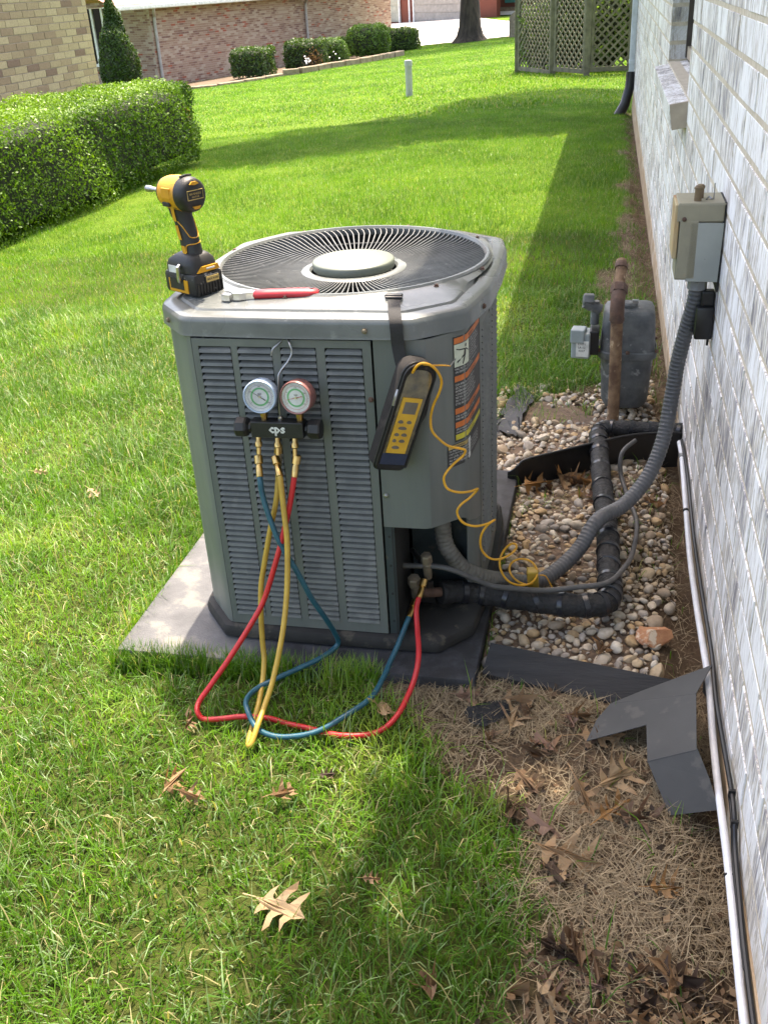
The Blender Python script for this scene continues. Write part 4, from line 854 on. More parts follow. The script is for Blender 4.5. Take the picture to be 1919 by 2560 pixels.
# handle
hd = MB(); hp = [(-.012, .076, .0190, .0235), (-.006, .105, .0180, .0225), (.001, .135, .0178, .0220), (.006, .160, .0180, .0225), (.006, .178, .0195, .025), (.003, .190, .0215, .029)]
for f_, u, a_, b_ in hp: hd.v += [tuple(dl(a_ * math.cos(t), f_ + b_ * math.sin(t), u)) for t in np.linspace(0, 2 * math.pi, 21)[:-1]]
hd.f = [(i * 20 + k, i * 20 + (k + 1) % 20, (i + 1) * 20 + (k + 1) % 20, (i + 1) * 20 + k) for i in range(len(hp) - 1) for k in range(20)] + [tuple(range(20))[::-1]]
hnd = hd.build('handle', M['black_plastic'], drv, 60)
def hside(t, u, off=.0012):
    f_, a_, b_ = (float(np.interp(u, [h[1] for h in hp], [h[i] for h in hp])) for i in (0, 2, 3)); return dl((a_ + off) * math.cos(t), f_ + (b_ + off) * math.sin(t), u)
def hstrip(pts, w_, m_, nm):
    P = np.array([hside(t, u) for t, u in spline([(a, b, 0) for a, b in pts], 6)[:, :2]]); return MB().tube(P, w_, 6).build(nm, M[m_], hnd, True)
hstrip([(3.35, .150), (3.7, .140), (4.0, .125), (4.2, .118), (4.7, .116), (5.3, .118), (5.7, .125), (5.9, .15)], .0011, 'yellow_plastic', 'grip_line')
hstrip([(3.4, .086), (3.5, .098), (3.8, .103), (4.6, .104), (5.6, .106)], .0011, 'yellow_plastic', 'grip_line')
for (ta, tb, ua, ub) in ((2.75, 3.25, .112, .142), (2.75, 3.25, .150, .186), (2.9, 3.35, .084, .100)):
    V = [hside(t, u, .0016) for u in np.linspace(ua, ub, 4) for t in np.linspace(ta, tb, 4)]
    MB().add(V, [(r * 4 + c, r * 4 + c + 1, r * 4 + c + 5, r * 4 + c + 4) for r in range(3) for c in range(3)]).build('side_panel', M['yellow_plastic'], hnd)
MB().tube([hside(1.57, .178, -.004), hside(1.57, .170, .006), hside(1.57, .158, .004), hside(1.57, .150, -.002)], [.008, .009, .008, .006], 8).build('trigger', M['black_plastic'], hnd, True)
# motor head
HC = dl(0, .0, .205); hx = BF
def headloft(prof, n=28, sqz=1.06): 
    mb = MB()
    for f_, r_ in prof: mb.v += [tuple(HC + BF * f_ + BR * r_ * math.cos(t) + UPV * r_ * sqz * math.sin(t)) for t in np.linspace(0, 2 * math.pi, n + 1)[:-1]]
    m_ = len(prof); mb.f = [(i * n + k, i * n + (k + 1) % n, (i + 1) * n + (k + 1) % n, (i + 1) * n + k) for i in range(m_ - 1) for k in range(n)] + [tuple(range(n))[::-1], tuple(range((m_ - 1) * n, m_ * n))]; return mb
cap_ = headloft([(-.0445, .010), (-.0435, .024), (-.039, .0295), (-.030, .0318), (-.016, .0322)]).build('rear_cap', M['black_plastic'], drv, 60)
headloft([(-.016, .0318), (.010, .0322), (.028, .0305)]).build('motor_housing', M['yellow_plastic'], drv, 60)
headloft([(.0275, .0303), (.036, .0290), (.044, .0262)]).build('gear_case', M['yellow_plastic'], drv, 60); headloft([(.0435, .0264), (.046, .0262), (.050, .0215), (.056, .0150)]).build('nose_ring', M['black_plastic'], drv, 60)
MB().box(HC + BR * -.0305 + BF * .008 + UPV * .004, (.004, .026, .020), axd, bev=.001).build('side_label', M['yellow_plastic'], drv)
MB().box(HC + BR * -.029 + BF * .012 - UPV * .017, (.006, .022, .008), [BR, BF, UPV], bev=.001).build('vent_slot', M['black_plastic'], drv)
MB().tube([HC - BF * .02 + UPV * .034 + BR * -.014, HC - BF * .024 + UPV * .036, HC - BF * .02 + UPV * .034 + BR * .014], .0022, 6).build('vent_rib', M['black_plastic'], drv, True)
for dz, w_ in ((.021, .011), (-.0235, .010)):
    MB().prism([(-w_, 0), (0, -.0022), (w_, 0), (w_ * .5, .0045), (-w_ * .5, .0045)] if dz > 0 else [(-w_, .003), (w_, .003), (w_ * .5, -.0025), (-w_ * .5, -.0025)], 0, .0045, [BR, UPV, -BF], HC - BF * .0418 + UPV * dz).build('cap_vent', M['yellow_plastic'], cap_)
fr = [(-.0185, -.0085), (.0185, -.0085), (.0185, .0085), (-.0185, .0085)]
MB().tube([HC - BF * .0449 + BR * a + UPV * (b + .001) for a, b in fr + fr[:1]], .0009, 6).build('plate_frame', M['label_gold'], cap_)
face_text('BRUSHLESS', .0056, HC - BF * .0452 + UPV * .0012, BR, UPV, 'label_gold', cap_); face_text('MOTOR', .0048, HC - BF * .0452 - UPV * .0045, BR, UPV, 'label_gold', cap_)
MB().lathe([(.0085, .052), (.0095, .055), (.0095, .066), (.0075, .069)], HC, BF, 14).build('chuck', M['black_plastic'], drv, True)
MB().lathe([(.0045, .066), (.0045, .096), (.0062, .098), (.0066, .112), (.0055, .114), (.001, .1145)], HC, BF, 12).build('nut_driver_bit', M['steel'], drv, True)
MB().box(dl(-.017, -.004, .183), (.012, .012, .010), axd, bev=.002).build('direction_switch', M['black_plastic'], drv)
# ------------------------------------------------------------------ adjustable wrench
WZ = .7805; W0 = np.array([-.722, 1.805, WZ]); WA = unit([.186, .020, 0]); WB = np.array([-WA[1], WA[0], 0])
wr = thing('adjustable_wrench', W0, 'adjustable wrench with red grip lying on the lid front', 'wrench')
def wl(a, b, u=0): return W0 + WA * a + WB * b + UPV * u
ax_w = [WA, WB, UPV]
MB().prism([(-.002, .007), (.003, .017), (.020, .024), (.036, .019), (.048, .011), (.060, .0085), (.060, -.0085), (.046, -.010), (.033, -.015), (.020, -.013), (.014, -.002), (.010, .005)], .003, .0165, ax_w, W0).build('head', M['chrome'], wr)
MB().prism([(-.002, .001), (.012, -.003), (.018, -.012), (.014, -.019), (.002, -.016), (-.005, -.009)], .003, .0150, ax_w, W0).build('sliding_jaw', M['chrome'], wr)
MB().lathe([(.004, -.006), (.005, -.004), (.005, .004), (.004, .006)], wl(.024, .002, .0085), WA, 12).build('knurl', M['steel'], wr, True)
gp_ = [(.058, .0085, .0056), (.062, .0125, .0085), (.085, .0130, .0092), (.12, .0140, .0098), (.150, .0150, .0100), (.170, .0155, .0100), (.182, .0130, .0082), (.188, .007, .0045)]
mb = MB()
for a, b_, h_ in gp_: mb.v += [tuple(wl(a, b_ * math.cos(t), .0102 + h_ * math.sin(t))) for t in np.linspace(0, 2 * math.pi, 17)[:-1]]
mb.f = [(i * 16 + k, i * 16 + (k + 1) % 16, (i + 1) * 16 + (k + 1) % 16, (i + 1) * 16 + k) for i in range(len(gp_) - 1) for k in range(16)] + [tuple(range(16))[::-1], tuple(range(112, 128))]
mb.build('grip', M['red_grip'], wr, True)
MB().lathe([(.0045, 0), (.0045, .0006)], wl(.174, 0, .0198), UPV, 12).build('hang_hole', M['ink'], wr)
# ------------------------------------------------------------------ manifold gauge set
mg = thing('manifold_gauge_set', (-.60, 1.69, .46), 'manifold gauge set with two dials hooked on the louvers', 'gauge set')
MB().box((-.597, 1.680, .5650), (.106, .026, .0330), bev=.002).build('manifold_body', M['black_plastic'], mg)
face_text('cps', .0250, (-.5965, 1.6665, .5600), (1.1, 0, 0), UPV, 'white_label', mg, bold=.035)
for sgn, x0, rw in ((-1, -.652, 1), (1, -.542, -1)):
    kb = MB().lathe([(.0095, 0), (.0105, .004), (.0180, .008), (.0205, .012), (.0205, .028), (.0185, .031), (.004, .032)], (x0, 1.680, .565), (sgn, 0, 0), 8).build('knob', M['black_plastic'], mg)
for gx, rim, ring2 in ((-.6245, 'gauge_blue', 'dial_purple'), (-.5525, 'gauge_red', 'dial_red')):
    gc = np.array([gx, 1.672, .6325]); an = unit([.05 if gx < -.6 else -.12, -1, .12]); ex = unit(np.cross(an, UPV) * -1); ex = unit(np.cross(UPV, -an)); ex = ex if ex[0] > 0 else -ex; ey = np.cross(ex, -an); ey = ey if ey[2] > 0 else -ey
    g_ = MB().lathe([(.020, -.026), (.0300, -.024), (.0325, -.020), (.0330, -.004), (.0330, .003), (.0312, .0055), (.0296, .0050), (.0290, .0015)], gc, an, 40).build('gauge', M[rim], mg, 40)
    MB().lathe([(.0290, .0012), (.0290, .0016)], gc, an, 40).build('dial', M['dial_white'], g_)
    def dp(u, v, o=.0): return gc + ex * u + ey * v + an * (.0022 + o)
    def annulus(r0, r1, a0, a1, mat, o, nm):
        A = np.linspace(a0, a1, 41); V = [dp(r * math.cos(a), r * math.sin(a), o) for r in (r0, r1) for a in A]; n = len(A); MB().add(V, [(i, i + 1, n + i + 1, n + i) for i in range(n - 1)]).build(nm, M[mat], g_)
    annulus(.0148, .0182, 0, 6.2832, 'dial_green', 0, 'scale_ring'); annulus(.0228, .0234, 0, 6.2832, ring2, 0, 'scale_ring')
    tk = MB()
    for k in range(36):
        a = -.6 + k * (4.35 / 35); r0, r1 = (.0242, .0268) if k % 5 == 0 else (.0242, .0256); n_ = np.array([-math.sin(a), math.cos(a)]) * .0002; d2 = np.array([math.cos(a), math.sin(a)])
        q = [d2 * r0 - n_, d2 * r1 - n_, d2 * r1 + n_, d2 * r0 + n_]; tk.add([dp(*p, .0001) for p in q], [(0, 1, 2, 3)])
    tk.build('tick_marks', M['ink'], g_)
    for k, t in enumerate(['0', '50', '100', '150', '200']):
        a = 3.75 - k * 1.08; face_text(t, .0036, dp(.0205 * math.cos(a), .0205 * math.sin(a) - .001, .0001), ex, ey, 'ink', g_)
    face_text('cps', .0062, dp(0, .0042, .0001), ex, ey, 'ink', g_)
    th_ = math.radians(148 if gx < -.6 else 196); d2 = np.array([math.cos(th_), math.sin(th_)]); n_ = np.array([-d2[1], d2[0]])
    q = [-d2 * .0135 - n_ * .0009, d2 * .021 - n_ * .0002, d2 * .021 + n_ * .0002, -d2 * .0135 + n_ * .0009]; MB().add([dp(*p, .0008) for p in q], [(0, 1, 2, 3)]).build('needle', M['ink' if gx < -.6 else 'dial_red'], g_)
    MB().lathe([(.0024, .0022), (.0024, .0040)], gc, an, 12).build('needle_hub', M['chrome'], g_)
    MB().lathe([(.0290, .0046), (.018, .0054), (.0005, .0058)], gc, an, 40).build('lens', M['lens'], g_, True)
    MB().lathe([(.0065, .580), (.0065, .588), (.0075, .588), (.0075, .597), (.0055, .598), (.0055, .604)], (gx, 1.682, 0), UPV, 8).build('gauge_fitting', M['brass'], mg)
MB().tube(spline([(-.5925, 1.683, .580), (-.5915, 1.683, .62), (-.588, 1.684, .665), (-.584, 1.690, .678), (-.570, 1.698, .695), (-.5625, 1.7035, .710), (-.5660, 1.708, .724), (-.578, 1.722, .7335), (-.590, 1.712, .7245), (-.600, 1.706, .716), (-.604, 1.704, .704)], 6), .0018, 8).build('hook', M['steel'], mg, True)
MB().lathe([(.0042, .579), (.0055, .582), (.0045, .588), (.002, .590)], (-.5925, 1.683, 0), UPV, 12).build('hook_nut', M['chrome'], mg, True)
for fx_, mid_ in ((-.6395, 0), (-.6005, 1), (-.5655, 0)):
    x = fx_
    MB().lathe([(.0055, .0), (.0055, -.012), (.0072, -.014), (.0072, -.022), (.0045, -.024), (.0045, -.038)], (x, 1.678, .5490), (0, .30, 1), 12).build('port', M['brass'], mg, True)
MB().lathe([(.0045, 0), (.0045, -.02), (.0085, -.022), (.0085, -.04), (.006, -.042)], (-.608, 1.686, .530), UPV, 14).build('port', M['old_brass'], mg, True)
# ------------------------------------------------------------------ hoses
RED=[(-0.568,1.665,0.48),(-0.571,1.66,0.462),(-0.582,1.65,0.41),(-0.599,1.635,0.346),(-0.616,1.62,0.29),(-0.643,1.6,0.213),(-0.673,1.575,0.16),(-0.711,1.545,0.103),(-0.744,1.51,0.059),(-0.764,1.48,0.034),(-0.762,1.458,0.026),(-0.748,1.451,0.013),(-0.72,1.454,0.013),(-0.667,1.467,0.015),(-0.618,1.476,0.009),(-0.577,1.472,0.003),(-0.533,1.461,0.007),(-0.495,1.445,0.015),(-0.446,1.438,0.017),(-0.387,1.456,0.017),(-0.352,1.49,0.034),(-0.335,1.56,0.051),(-0.329,1.6,0.072),(-0.332,1.64,0.088),(-0.343,1.69,0.106),(-0.351,1.73,0.13),(-0.347,1.76,0.15)]
BLUE=[(-0.642,1.665,0.476),(-0.639,1.655,0.459),(-0.636,1.65,0.431),(-0.624,1.64,0.388),(-0.604,1.63,0.333),(-0.572,1.625,0.268),(-0.551,1.63,0.207),(-0.53,1.645,0.148),(-0.52,1.672,0.09),(-0.519,1.68,0.055),(-0.545,1.643,0.046),(-0.588,1.601,0.042),(-0.625,1.565,0.04),(-0.657,1.533,0.036),(-0.667,1.498,0.036),(-0.654,1.462,0.04),(-0.628,1.432,0.022),(-0.592,1.417,0.018),(-0.551,1.419,0.018),(-0.5,1.436,0.024),(-0.453,1.472,0.038),(-0.412,1.525,0.045),(-0.398,1.59,0.05),(-0.393,1.63,0.056),(-0.384,1.67,0.07),(-0.374,1.715,0.092),(-0.367,1.745,0.107)]
YEL=[(-0.6,1.66,0.481),(-0.595,1.65,0.466),(-0.59,1.635,0.402),(-0.585,1.62,0.349),(-0.585,1.6,0.282),(-0.588,1.575,0.217),(-0.595,1.545,0.155),(-0.608,1.505,0.085),(-0.616,1.462,0.052),(-0.619,1.42,0.036),(-0.623,1.392,0.018),(-0.63,1.39,0.01),(-0.637,1.412,0.008),(-0.643,1.46,0.01),(-0.645,1.505,0.024),(-0.651,1.555,0.04),(-0.654,1.585,0.072),(-0.658,1.6,0.11),(-0.659,1.615,0.168),(-0.657,1.63,0.225),(-0.649,1.64,0.269),(-0.63,1.655,0.352),(-0.615,1.665,0.409),(-0.609,1.676,0.455),(-0.607,1.684,0.492)]
def hose(path, mat, label, rad=.0057, ends=True):
    P = spline(path, 8); h = thing('refrigerant_hose', P[:, :].min(0), label, 'hose'); MB().tube(P, rad, 12).build('hose_tube', M[mat], h, True)
    for e, nx in ((0, 3), (-1, -4)):
        a = P[e]; d_ = unit(P[e] - P[nx]); MB().lathe([(.0056, -.012), (.0068, -.011), (.0068, .010), (.0056, .012), (.0056, .014), (.0085, .015), (.0085, .031), (.0062, .033)], a, d_, 14).build('coupling', M['brass'], h, 40)
    return h
hose(RED, 'red_hose', 'red charging hose running from right gauge port through grass to upper valve')
hose(BLUE, 'blue_hose', 'blue charging hose looping over the grass to the lower valve')
hose(YEL, 'yellow_hose', 'yellow charging hose hanging in a long loop down to the grass')
# ------------------------------------------------------------------ thermometer pouch and thermocouple
PU = unit([.070, .012, .205]); PNn = unit([.62, -.78, .10]); PNn = unit(PNn - PU * PNn.dot(PU)); PW = np.cross(PU, PNn); PW = PW if PW[0] > 0 else -PW
PO = np.array([-.352, 1.684, .600])
po = thing('meter_pouch', PO, 'black zip pouch holding a yellow digital thermometer, strapped to the lid', 'pouch')
def pp(w_, n_, u): return PO + PW * w_ + PNn * n_ + PU * u
mb = MB(); hw, hu, th_ = .0335, .112, .021
def rr_(hw, hu, rad, top=None):
    out = []
    for cx_, cy_, a0 in ((hw, -hu, -90), (hw, hu, 0), (-hw, hu, 90), (-hw, -hu, 180)):
        r_ = (top if (top and cy_ > 0) else rad); 
        for t in np.linspace(math.radians(a0), math.radians(a0 + 90), 7): out.append((math.copysign(abs(cx_) - r_, cx_) + r_ * math.cos(t), math.copysign(abs(cy_) - r_, cy_) + r_ * math.sin(t)))
    return out
O_ = rr_(hw, hu, .012, .026); n = len(O_)
for nn_, k_ in ((-th_, .90), (-th_ * .8, 1), (th_ * .55, 1), (th_ * .8, .96)): mb.v += [tuple(pp(a * k_, nn_, b * (1 - (1 - k_) * .3))) for a, b in O_]
mb.f = [(i * n + k, i * n + (k + 1) % n, (i + 1) * n + (k + 1) % n, (i + 1) * n + k) for i in range(3) for k in range(n)] + [tuple(range(n))[::-1], tuple(range(3 * n, 4 * n))]
mb.build('pouch_body', M['pouch'], po, 50)
MB().prism([(a * .93, b * .965) for a, b in O_], th_ * .78, th_ * .93, [PW, PU, PNn], PO).build('front_panel', M['pouch'], po)
MB().prism([(a * .80, b * .86) for a, b in O_], th_ * .93, th_ * .98, [PW, PU, PNn], PO + PU * .004).build('clear_window', M['pocket_film'], po)
MB().tube([pp(a * 1.0, th_ * .62, b * 1.0) for a, b in O_ + O_[:1]], .0026, 8).build('zipper', M['black'], po, True)
MB().tube([pp(a * .97, th_ * .95, b * .985) for a, b in O_[4:26]], .0020, 8).build('piping', M['black'], po, True)
mt = MB().prism([(-.0215, -.072), (.0190, -.072), (.0190, .044), (-.0215, .044)], th_ * .98, th_ * 1.10, [PW, PU, PNn], PO).build('thermometer', M['meter_yellow'], po)
MB().prism([(-.0150, .012), (.0125, .012), (.0125, .036), (-.0150, .036)], th_ * 1.10, th_ * 1.13, [PW, PU, PNn], PO).build('display', M['meter_grey'], mt)
for (a, b, w_) in ((-.012, -.006, .0055), (.006, -.006, .005), (-.004, -.019, .009), (-.012, -.033, .005), (.004, -.033, .006), (-.013, -.046, .004), (.003, -.046, .006), (-.006, -.060, .008)):
    MB().prism([(a + w_ * math.cos(t), b + .0045 * math.sin(t) * (1 if math.sin(t) > 0 else .5)) for t in np.linspace(0, 6.283, 13)[:-1]], th_ * 1.10, th_ * 1.16, [PW, PU, PNn], PO).build('button', M['meter_grey'], mt)
MB().prism([(-.027, -.098), (.027, -.098), (.027, -.074), (-.027, -.074)], th_ * .93, th_ * 1.0, [PW, PU, PNn], PO).build('blue_band', M['navy'], po)
MB().tube(spline([pp(-hw, th_ * .7, .055), pp(-hw - .003, th_ * .9, .045), pp(-hw - .002, th_ * .9, .025)], 5), .0030, 8).build('zip_pull', M['steel'], po, True)
MB().tube(spline([pp(hw + .004, th_ * .6, .045), pp(hw + .007, th_ * .6, .01), pp(hw + .001, th_ * .6, -.015)], 5), .0028, 8).build('zip_pull', M['black'], po, True)
def ribbon(path, wdir, w_, th, mat, nm, parent):
    P = spline(path, 6); wd = unit(wdir); T = np.gradient(P, axis=0); N_ = np.cross(T, wd); N_ /= np.linalg.norm(N_, axis=1)[:, None]
    V = [tuple(P[i] + wd * a * w_ / 2 + N_[i] * b * th / 2) for i in range(len(P)) for a, b in ((-1, -1), (1, -1), (1, 1), (-1, 1))]
    F = [(i * 4 + k, i * 4 + (k + 1) % 4, (i + 1) * 4 + (k + 1) % 4, (i + 1) * 4 + k) for i in range(len(P) - 1) for k in range(4)] + [(3, 2, 1, 0), tuple((len(P) - 1) * 4 + k for k in range(4))]
    return MB().add(V, F).build(nm, M[mat], parent)
ribbon([(-.381, 1.800, .7845), (-.374, 1.765, .782), (-.366, 1.728, .7795), (-.361, 1.709, .772), (-.359, 1.704, .755), (-.358, 1.706, .725), (-.352, 1.700, .695), (-.344, 1.690, .67)], (1, .08, 0), .0235, .0022, 'strap', 'hanging_strap', po)
MB().box((-.384, 1.814, .7885), (.034, .012, .007), [(1, .02, 0), (-.02, 1, 0), (0, 0, 1)], bev=.0015).build('magnet', M['black'], po)
MB().tube([(-.398, 1.803, .788), (-.366, 1.803, .788)], .0026, 8).build('strap_bar', M['black'], po)
WIRE=[(-0.324,1.660,0.692),(-0.313,1.650,0.709),(-0.302,1.650,0.714),(-0.288,1.652,0.709),(-0.277,1.660,0.693),(-0.273,1.670,0.671),(-0.279,1.675,0.648),(-0.292,1.685,0.619),(-0.299,1.690,0.590),(-0.297,1.690,0.565),(-0.284,1.695,0.545),(-0.268,1.700,0.530),(-0.248,1.710,0.521),(-0.238,1.715,0.515),(-0.243,1.715,0.503),(-0.259,1.700,0.492),(-0.274,1.690,0.475),(-0.277,1.690,0.459),(-0.269,1.690,0.442),(-0.248,1.700,0.431),(-0.228,1.715,0.427),(-0.216,1.728,0.426),(-0.232,1.730,0.405),(-0.250,1.720,0.392),(-0.257,1.720,0.374),(-0.246,1.720,0.353),(-0.223,1.730,0.340),(-0.200,1.750,0.336),(-0.187,1.770,0.335),(-0.204,1.780,0.315),(-0.217,1.780,0.289),(-0.218,1.790,0.253),(-0.203,1.800,0.225),(-0.182,1.820,0.211),(-0.158,1.850,0.210),(-0.151,1.880,0.210),(-0.162,1.890,0.210),(-0.179,1.890,0.193),(-0.188,1.880,0.170),(-0.183,1.870,0.148),(-0.166,1.870,0.123),(-0.139,1.880,0.109),(-0.117,1.900,0.106),(-0.107,1.920,0.119),(-0.120,1.940,0.134),(-0.145,1.940,0.142),(-0.165,1.930,0.137),(-0.170,1.920,0.122),(-0.156,1.910,0.105),(-0.131,1.910,0.092),(-0.112,1.925,0.090)]
tw = thing('thermocouple_wire', (-.12, 1.93, .05), 'coiled orange-yellow probe wire running from pouch to the pipe clamp', 'wire')
MB().tube(spline(WIRE, 6), .0025, 8).build('wire', M['wire_orange'], tw, True)
MB().tube(spline([(-0.302, 1.651, 0.711), (-0.286, 1.66, 0.7065), (-0.270, 1.68, 0.6995), (-0.262, 1.703, 0.690)], 6), .0015, 8).build('probe_lead', M['wire_orange'], tw, True)
MB().tube([(-0.262, 1.703, 0.690), (-.2565, 1.735, .692)], .0015, 8).build('probe_tip', M['steel'], tw, True)
MB().box((-.117, 1.930, .092), (.026, .022, .066), [(1, .1, .05), (-.1, 1, .15), (-.05, -.15, 1)], bev=.003).build('clamp', M['yellow_hose'], tw)
MB().tube(spline([(-.103, 1.95, .095), (-.09, 1.955, .09), (-.078, 1.95, .072), (-.070, 1.945, .058)], 5), .0016, 8).build('clamp_lead', M['wire_orange'], tw, True)

# ------------------------------------------------------------------ lineset, cables, conduit
ls = thing('refrigerant_line', (-.1, 1.9, .03), 'thick black insulated refrigerant line elbowed over the gravel into the wall', 'pipe')
LSP = [(-.318, 1.845, .098), (-.27, 1.872, .088), (-.224, 1.885, .076), (-.15, 1.882, .072), (-.08, 1.876, .070), (-.015, 1.872, .070), (.028, 1.876, .072), (.050, 1.895, .072), (.056, 1.93, .072), (.055, 1.98, .072), (.051, 2.087, .072), (.049, 2.096 + .1, .072), (.040, 2.336, .072), (.030, 2.50, .072), (.022, 2.68, .072), (.018, 2.78, .072), (.024, 2.832, .072), (.052, 2.852, .072), (.132, 2.852, .072), (.22, 2.846, .072), (.275, 2.841, .072)]
P = spline(LSP, 8); rw = .0265 * (1 + .05 * np.sin(np.arange(len(P)) * .9) + .03 * np.sin(np.arange(len(P)) * 2.3)); MB().tube(P, rw, 16).build('insulation', M['black_foam'], ls, 60)
for k in list(range(8, 62, 7)) + list(range(62, len(P) - 2, 5)):
    tl = 1.0; seg = P[k:k + 2]; d_ = unit(seg[1] - seg[0]); MB().lathe([(.0268, -.006), (.0292, -.005), (.0292, .006), (.0268, .007)], P[k], unit(d_ + np.array([random.uniform(-.3, .3), random.uniform(-.3, .3), random.uniform(-.3, .3)])), 16).build('tape_wrap', M['black_tape'], ls, True)
CABLE=[(-0.395,1.800,0.192),(-0.320,1.800,0.195),(-0.280,1.800,0.188),(-0.241,1.810,0.165),(-0.199,1.820,0.142),(-0.150,1.840,0.125),(-0.085,1.870,0.106),(-0.018,1.885,0.110),(0.049,1.915,0.108),(0.085,2.016,0.085),(0.106,2.117,0.060),(0.123,2.279,0.032),(0.123,2.375,0.028),(0.109,2.449,0.030),(0.096,2.529,0.032),(0.084,2.581,0.050),(0.081,2.603,0.090),(0.091,2.625,0.110),(0.121,2.666,0.120)]
tag(MB().tube(spline(CABLE, 7), .0062, 10).build('control_cable', M['cable_grey'], None, True), 'thin grey tube curving from the service valve across gravel', 'cable')
CONDUIT=[(-0.312,1.860,0.300),(-0.308,1.860,0.229),(-0.295,1.860,0.195),(-0.270,1.870,0.154),(-0.231,1.890,0.120),(-0.187,1.940,0.082),(-0.125,1.979,0.055),(-0.081,2.026,0.050),(-0.022,2.104,0.075),(0.022,2.170,0.125),(0.085,2.240,0.135),(0.140,2.300,0.185),(0.174,2.355,0.265),(0.189,2.395,0.370),(0.196,2.405,0.449),(0.207,2.398,0.531),(0.218,2.387,0.595),(0.222,2.382,0.637),(0.222,2.380,0.672)]
cd = thing('flexible_conduit', (.19, 2.4, .05), 'ribbed grey flexible conduit sweeping from disconnect box to the unit', 'conduit')
P = spline(CONDUIT, 24); L = np.concatenate([[0], np.cumsum(np.linalg.norm(np.diff(P, axis=0), axis=1))]); ss = np.arange(0, L[-1], .0021); P2 = np.stack([np.interp(ss, L, P[:, i]) for i in range(3)], 1)
k = int(.34 / .0021); rib = .0178 + .0012 * (np.sin(ss / .0105 * 2 * math.pi) > .1)
MB().tube(P2[:k + 1], rib[:k + 1], 14).build('dusty_length', M['conduit_dusty'], cd, 50); MB().tube(P2[k:], rib[k:], 14).build('conduit_tube', M['conduit'], cd, 50)
MB().lathe([(.020, 0), (.0225, .002), (.0225, .022), (.020, .024), (.018, .026), (.018, .036)], (.222, 2.380, .642), UPV, 8).build('connector', M['fitting_grey'], cd)
# ------------------------------------------------------------------ disconnect box on the wall
db = thing('disconnect_box', (.22, 2.385, .675), 'weathered beige electrical disconnect box mounted on the white brick wall', 'electrical box')
MB().box((.2125, 2.386, .760), (.094, .104, .168), bev=.003).build('box_body', M['box_paint'], db)
MB().box((.2105, 2.331, .828), (.100, .010, .038), bev=.002).build('hood_front', M['box_paint'], db)
MB().box((.2120, 2.386, .8465), (.102, .118, .006), bev=.002).build('hood_top', M['box_paint'], db)
MB().box((.1605, 2.386, .786), (.010, .114, .120), bev=.002).build('front_cover', M['box_rusty'], db)
MB().box((.188, 2.3305, .746), (.040, .010, .130), bev=.001).build('side_step', M['box_paint'], db)
MB().box((.226, 2.3285, .740), (.070, .006, .132), [(1, 0, -.02), (0, 1, 0), (.02, 0, 1)], bev=.001).build('side_flap', M['box_flap'], db)
MB().lathe([(.005, 0), (.005, .003), (.002, .004)], (.176, 2.326, .815), (0, -1, 0), 10).build('screw', M['rust_dark'], db)
for p, h_ in (((.203, 2.352, .849), .026), ((.210, 2.385, .849), .022)): MB().lathe([(.008, 0), (.008, h_), (.0095, h_), (.0095, h_ + .004), (.006, h_ + .008)], p, UPV, 12).build('hub_plug', M['brown_fit'], db, True)
MB().tube([(.238, 2.365, .849), (.238, 2.365, .885)], .0013, 6).build('pin', M['steel'], db)
MB().tube(spline([(.222, 2.36, .851), (.228, 2.37, .855), (.234, 2.36, .852)], 4), .002, 6).build('wire_tie', M['steel'], db)
MB().box((.2615, 2.386, .75), (.004, .116, .20)).build('back_plate', M['black_rough'], db)
sb = thing('junction_box', (.243, 2.37, .53), 'small black plastic box on the wall behind the conduit', 'electrical box')
MB().box((.2425, 2.365, .570), (.040, .050, .078), bev=.005).build('box_body', M['black'], sb, 40)
MB().box((.247, 2.37, .625), (.030, .030, .036), bev=.004).build('neck', M['black'], sb)
MB().tube([(.256, 2.36, .532), (.256, 2.36, .512)], .003, 8).build('tail', M['black'], sb)
# ------------------------------------------------------------------ gas meter and riser
gm = thing('gas_meter', (.10, 3.17, 0), 'grey cast gas meter standing beside the wall', 'gas meter')
MZ = .03
def rrect(cx_, cy_, w_, d_, r_, z, n=6):
    out = []
    for sx_, sy_, a0 in ((1, -1, -90), (1, 1, 0), (-1, 1, 90), (-1, -1, 180)):
        for t in np.linspace(math.radians(a0), math.radians(a0 + 90), n): out.append((cx_ + sx_ * (w_ / 2 - r_) + r_ * math.cos(t), cy_ + sy_ * (d_ / 2 - r_) + r_ * math.sin(t), z))
    return out
gcx, gcy = .096, 3.185
loft([rrect(gcx, gcy, .02, .02, .009, MZ), rrect(gcx, gcy, .13, .12, .04, MZ), rrect(gcx, gcy, .15, .14, .045, MZ + .02), rrect(gcx, gcy, .165, .15, .045, .190), rrect(gcx, gcy, .165, .15, .045, .205)]).build('lower_case', M['meter_cast'], gm, 40)
loft([rrect(gcx, gcy, .185, .170, .045, .203), rrect(gcx, gcy, .187, .172, .045, .208), rrect(gcx, gcy, .187, .172, .045, .224), rrect(gcx, gcy, .180, .165, .045, .228)]).build('flange', M['meter_cast'], gm, 40)
loft([rrect(gcx, gcy, .172, .157, .032, .226), rrect(gcx, gcy, .164, .150, .030, .310), rrect(gcx, gcy, .158, .145, .030, .345), rrect(gcx, gcy, .145, .132, .028, .357), rrect(gcx, gcy, .09, .08, .03, .364), rrect(gcx, gcy, .01, .01, .004, .366)]).build('upper_case', M['meter_cast'], gm, 50)
for (bx, by) in ((.005, 3.12), (.187, 3.12), (.096, 3.098), (.187, 3.25)): MB().lathe([(.007, 0), (.007, .006), (.004, .009)], (bx, by, .226), UPV, 6).build('bolt', M['rust_dark'], gm)
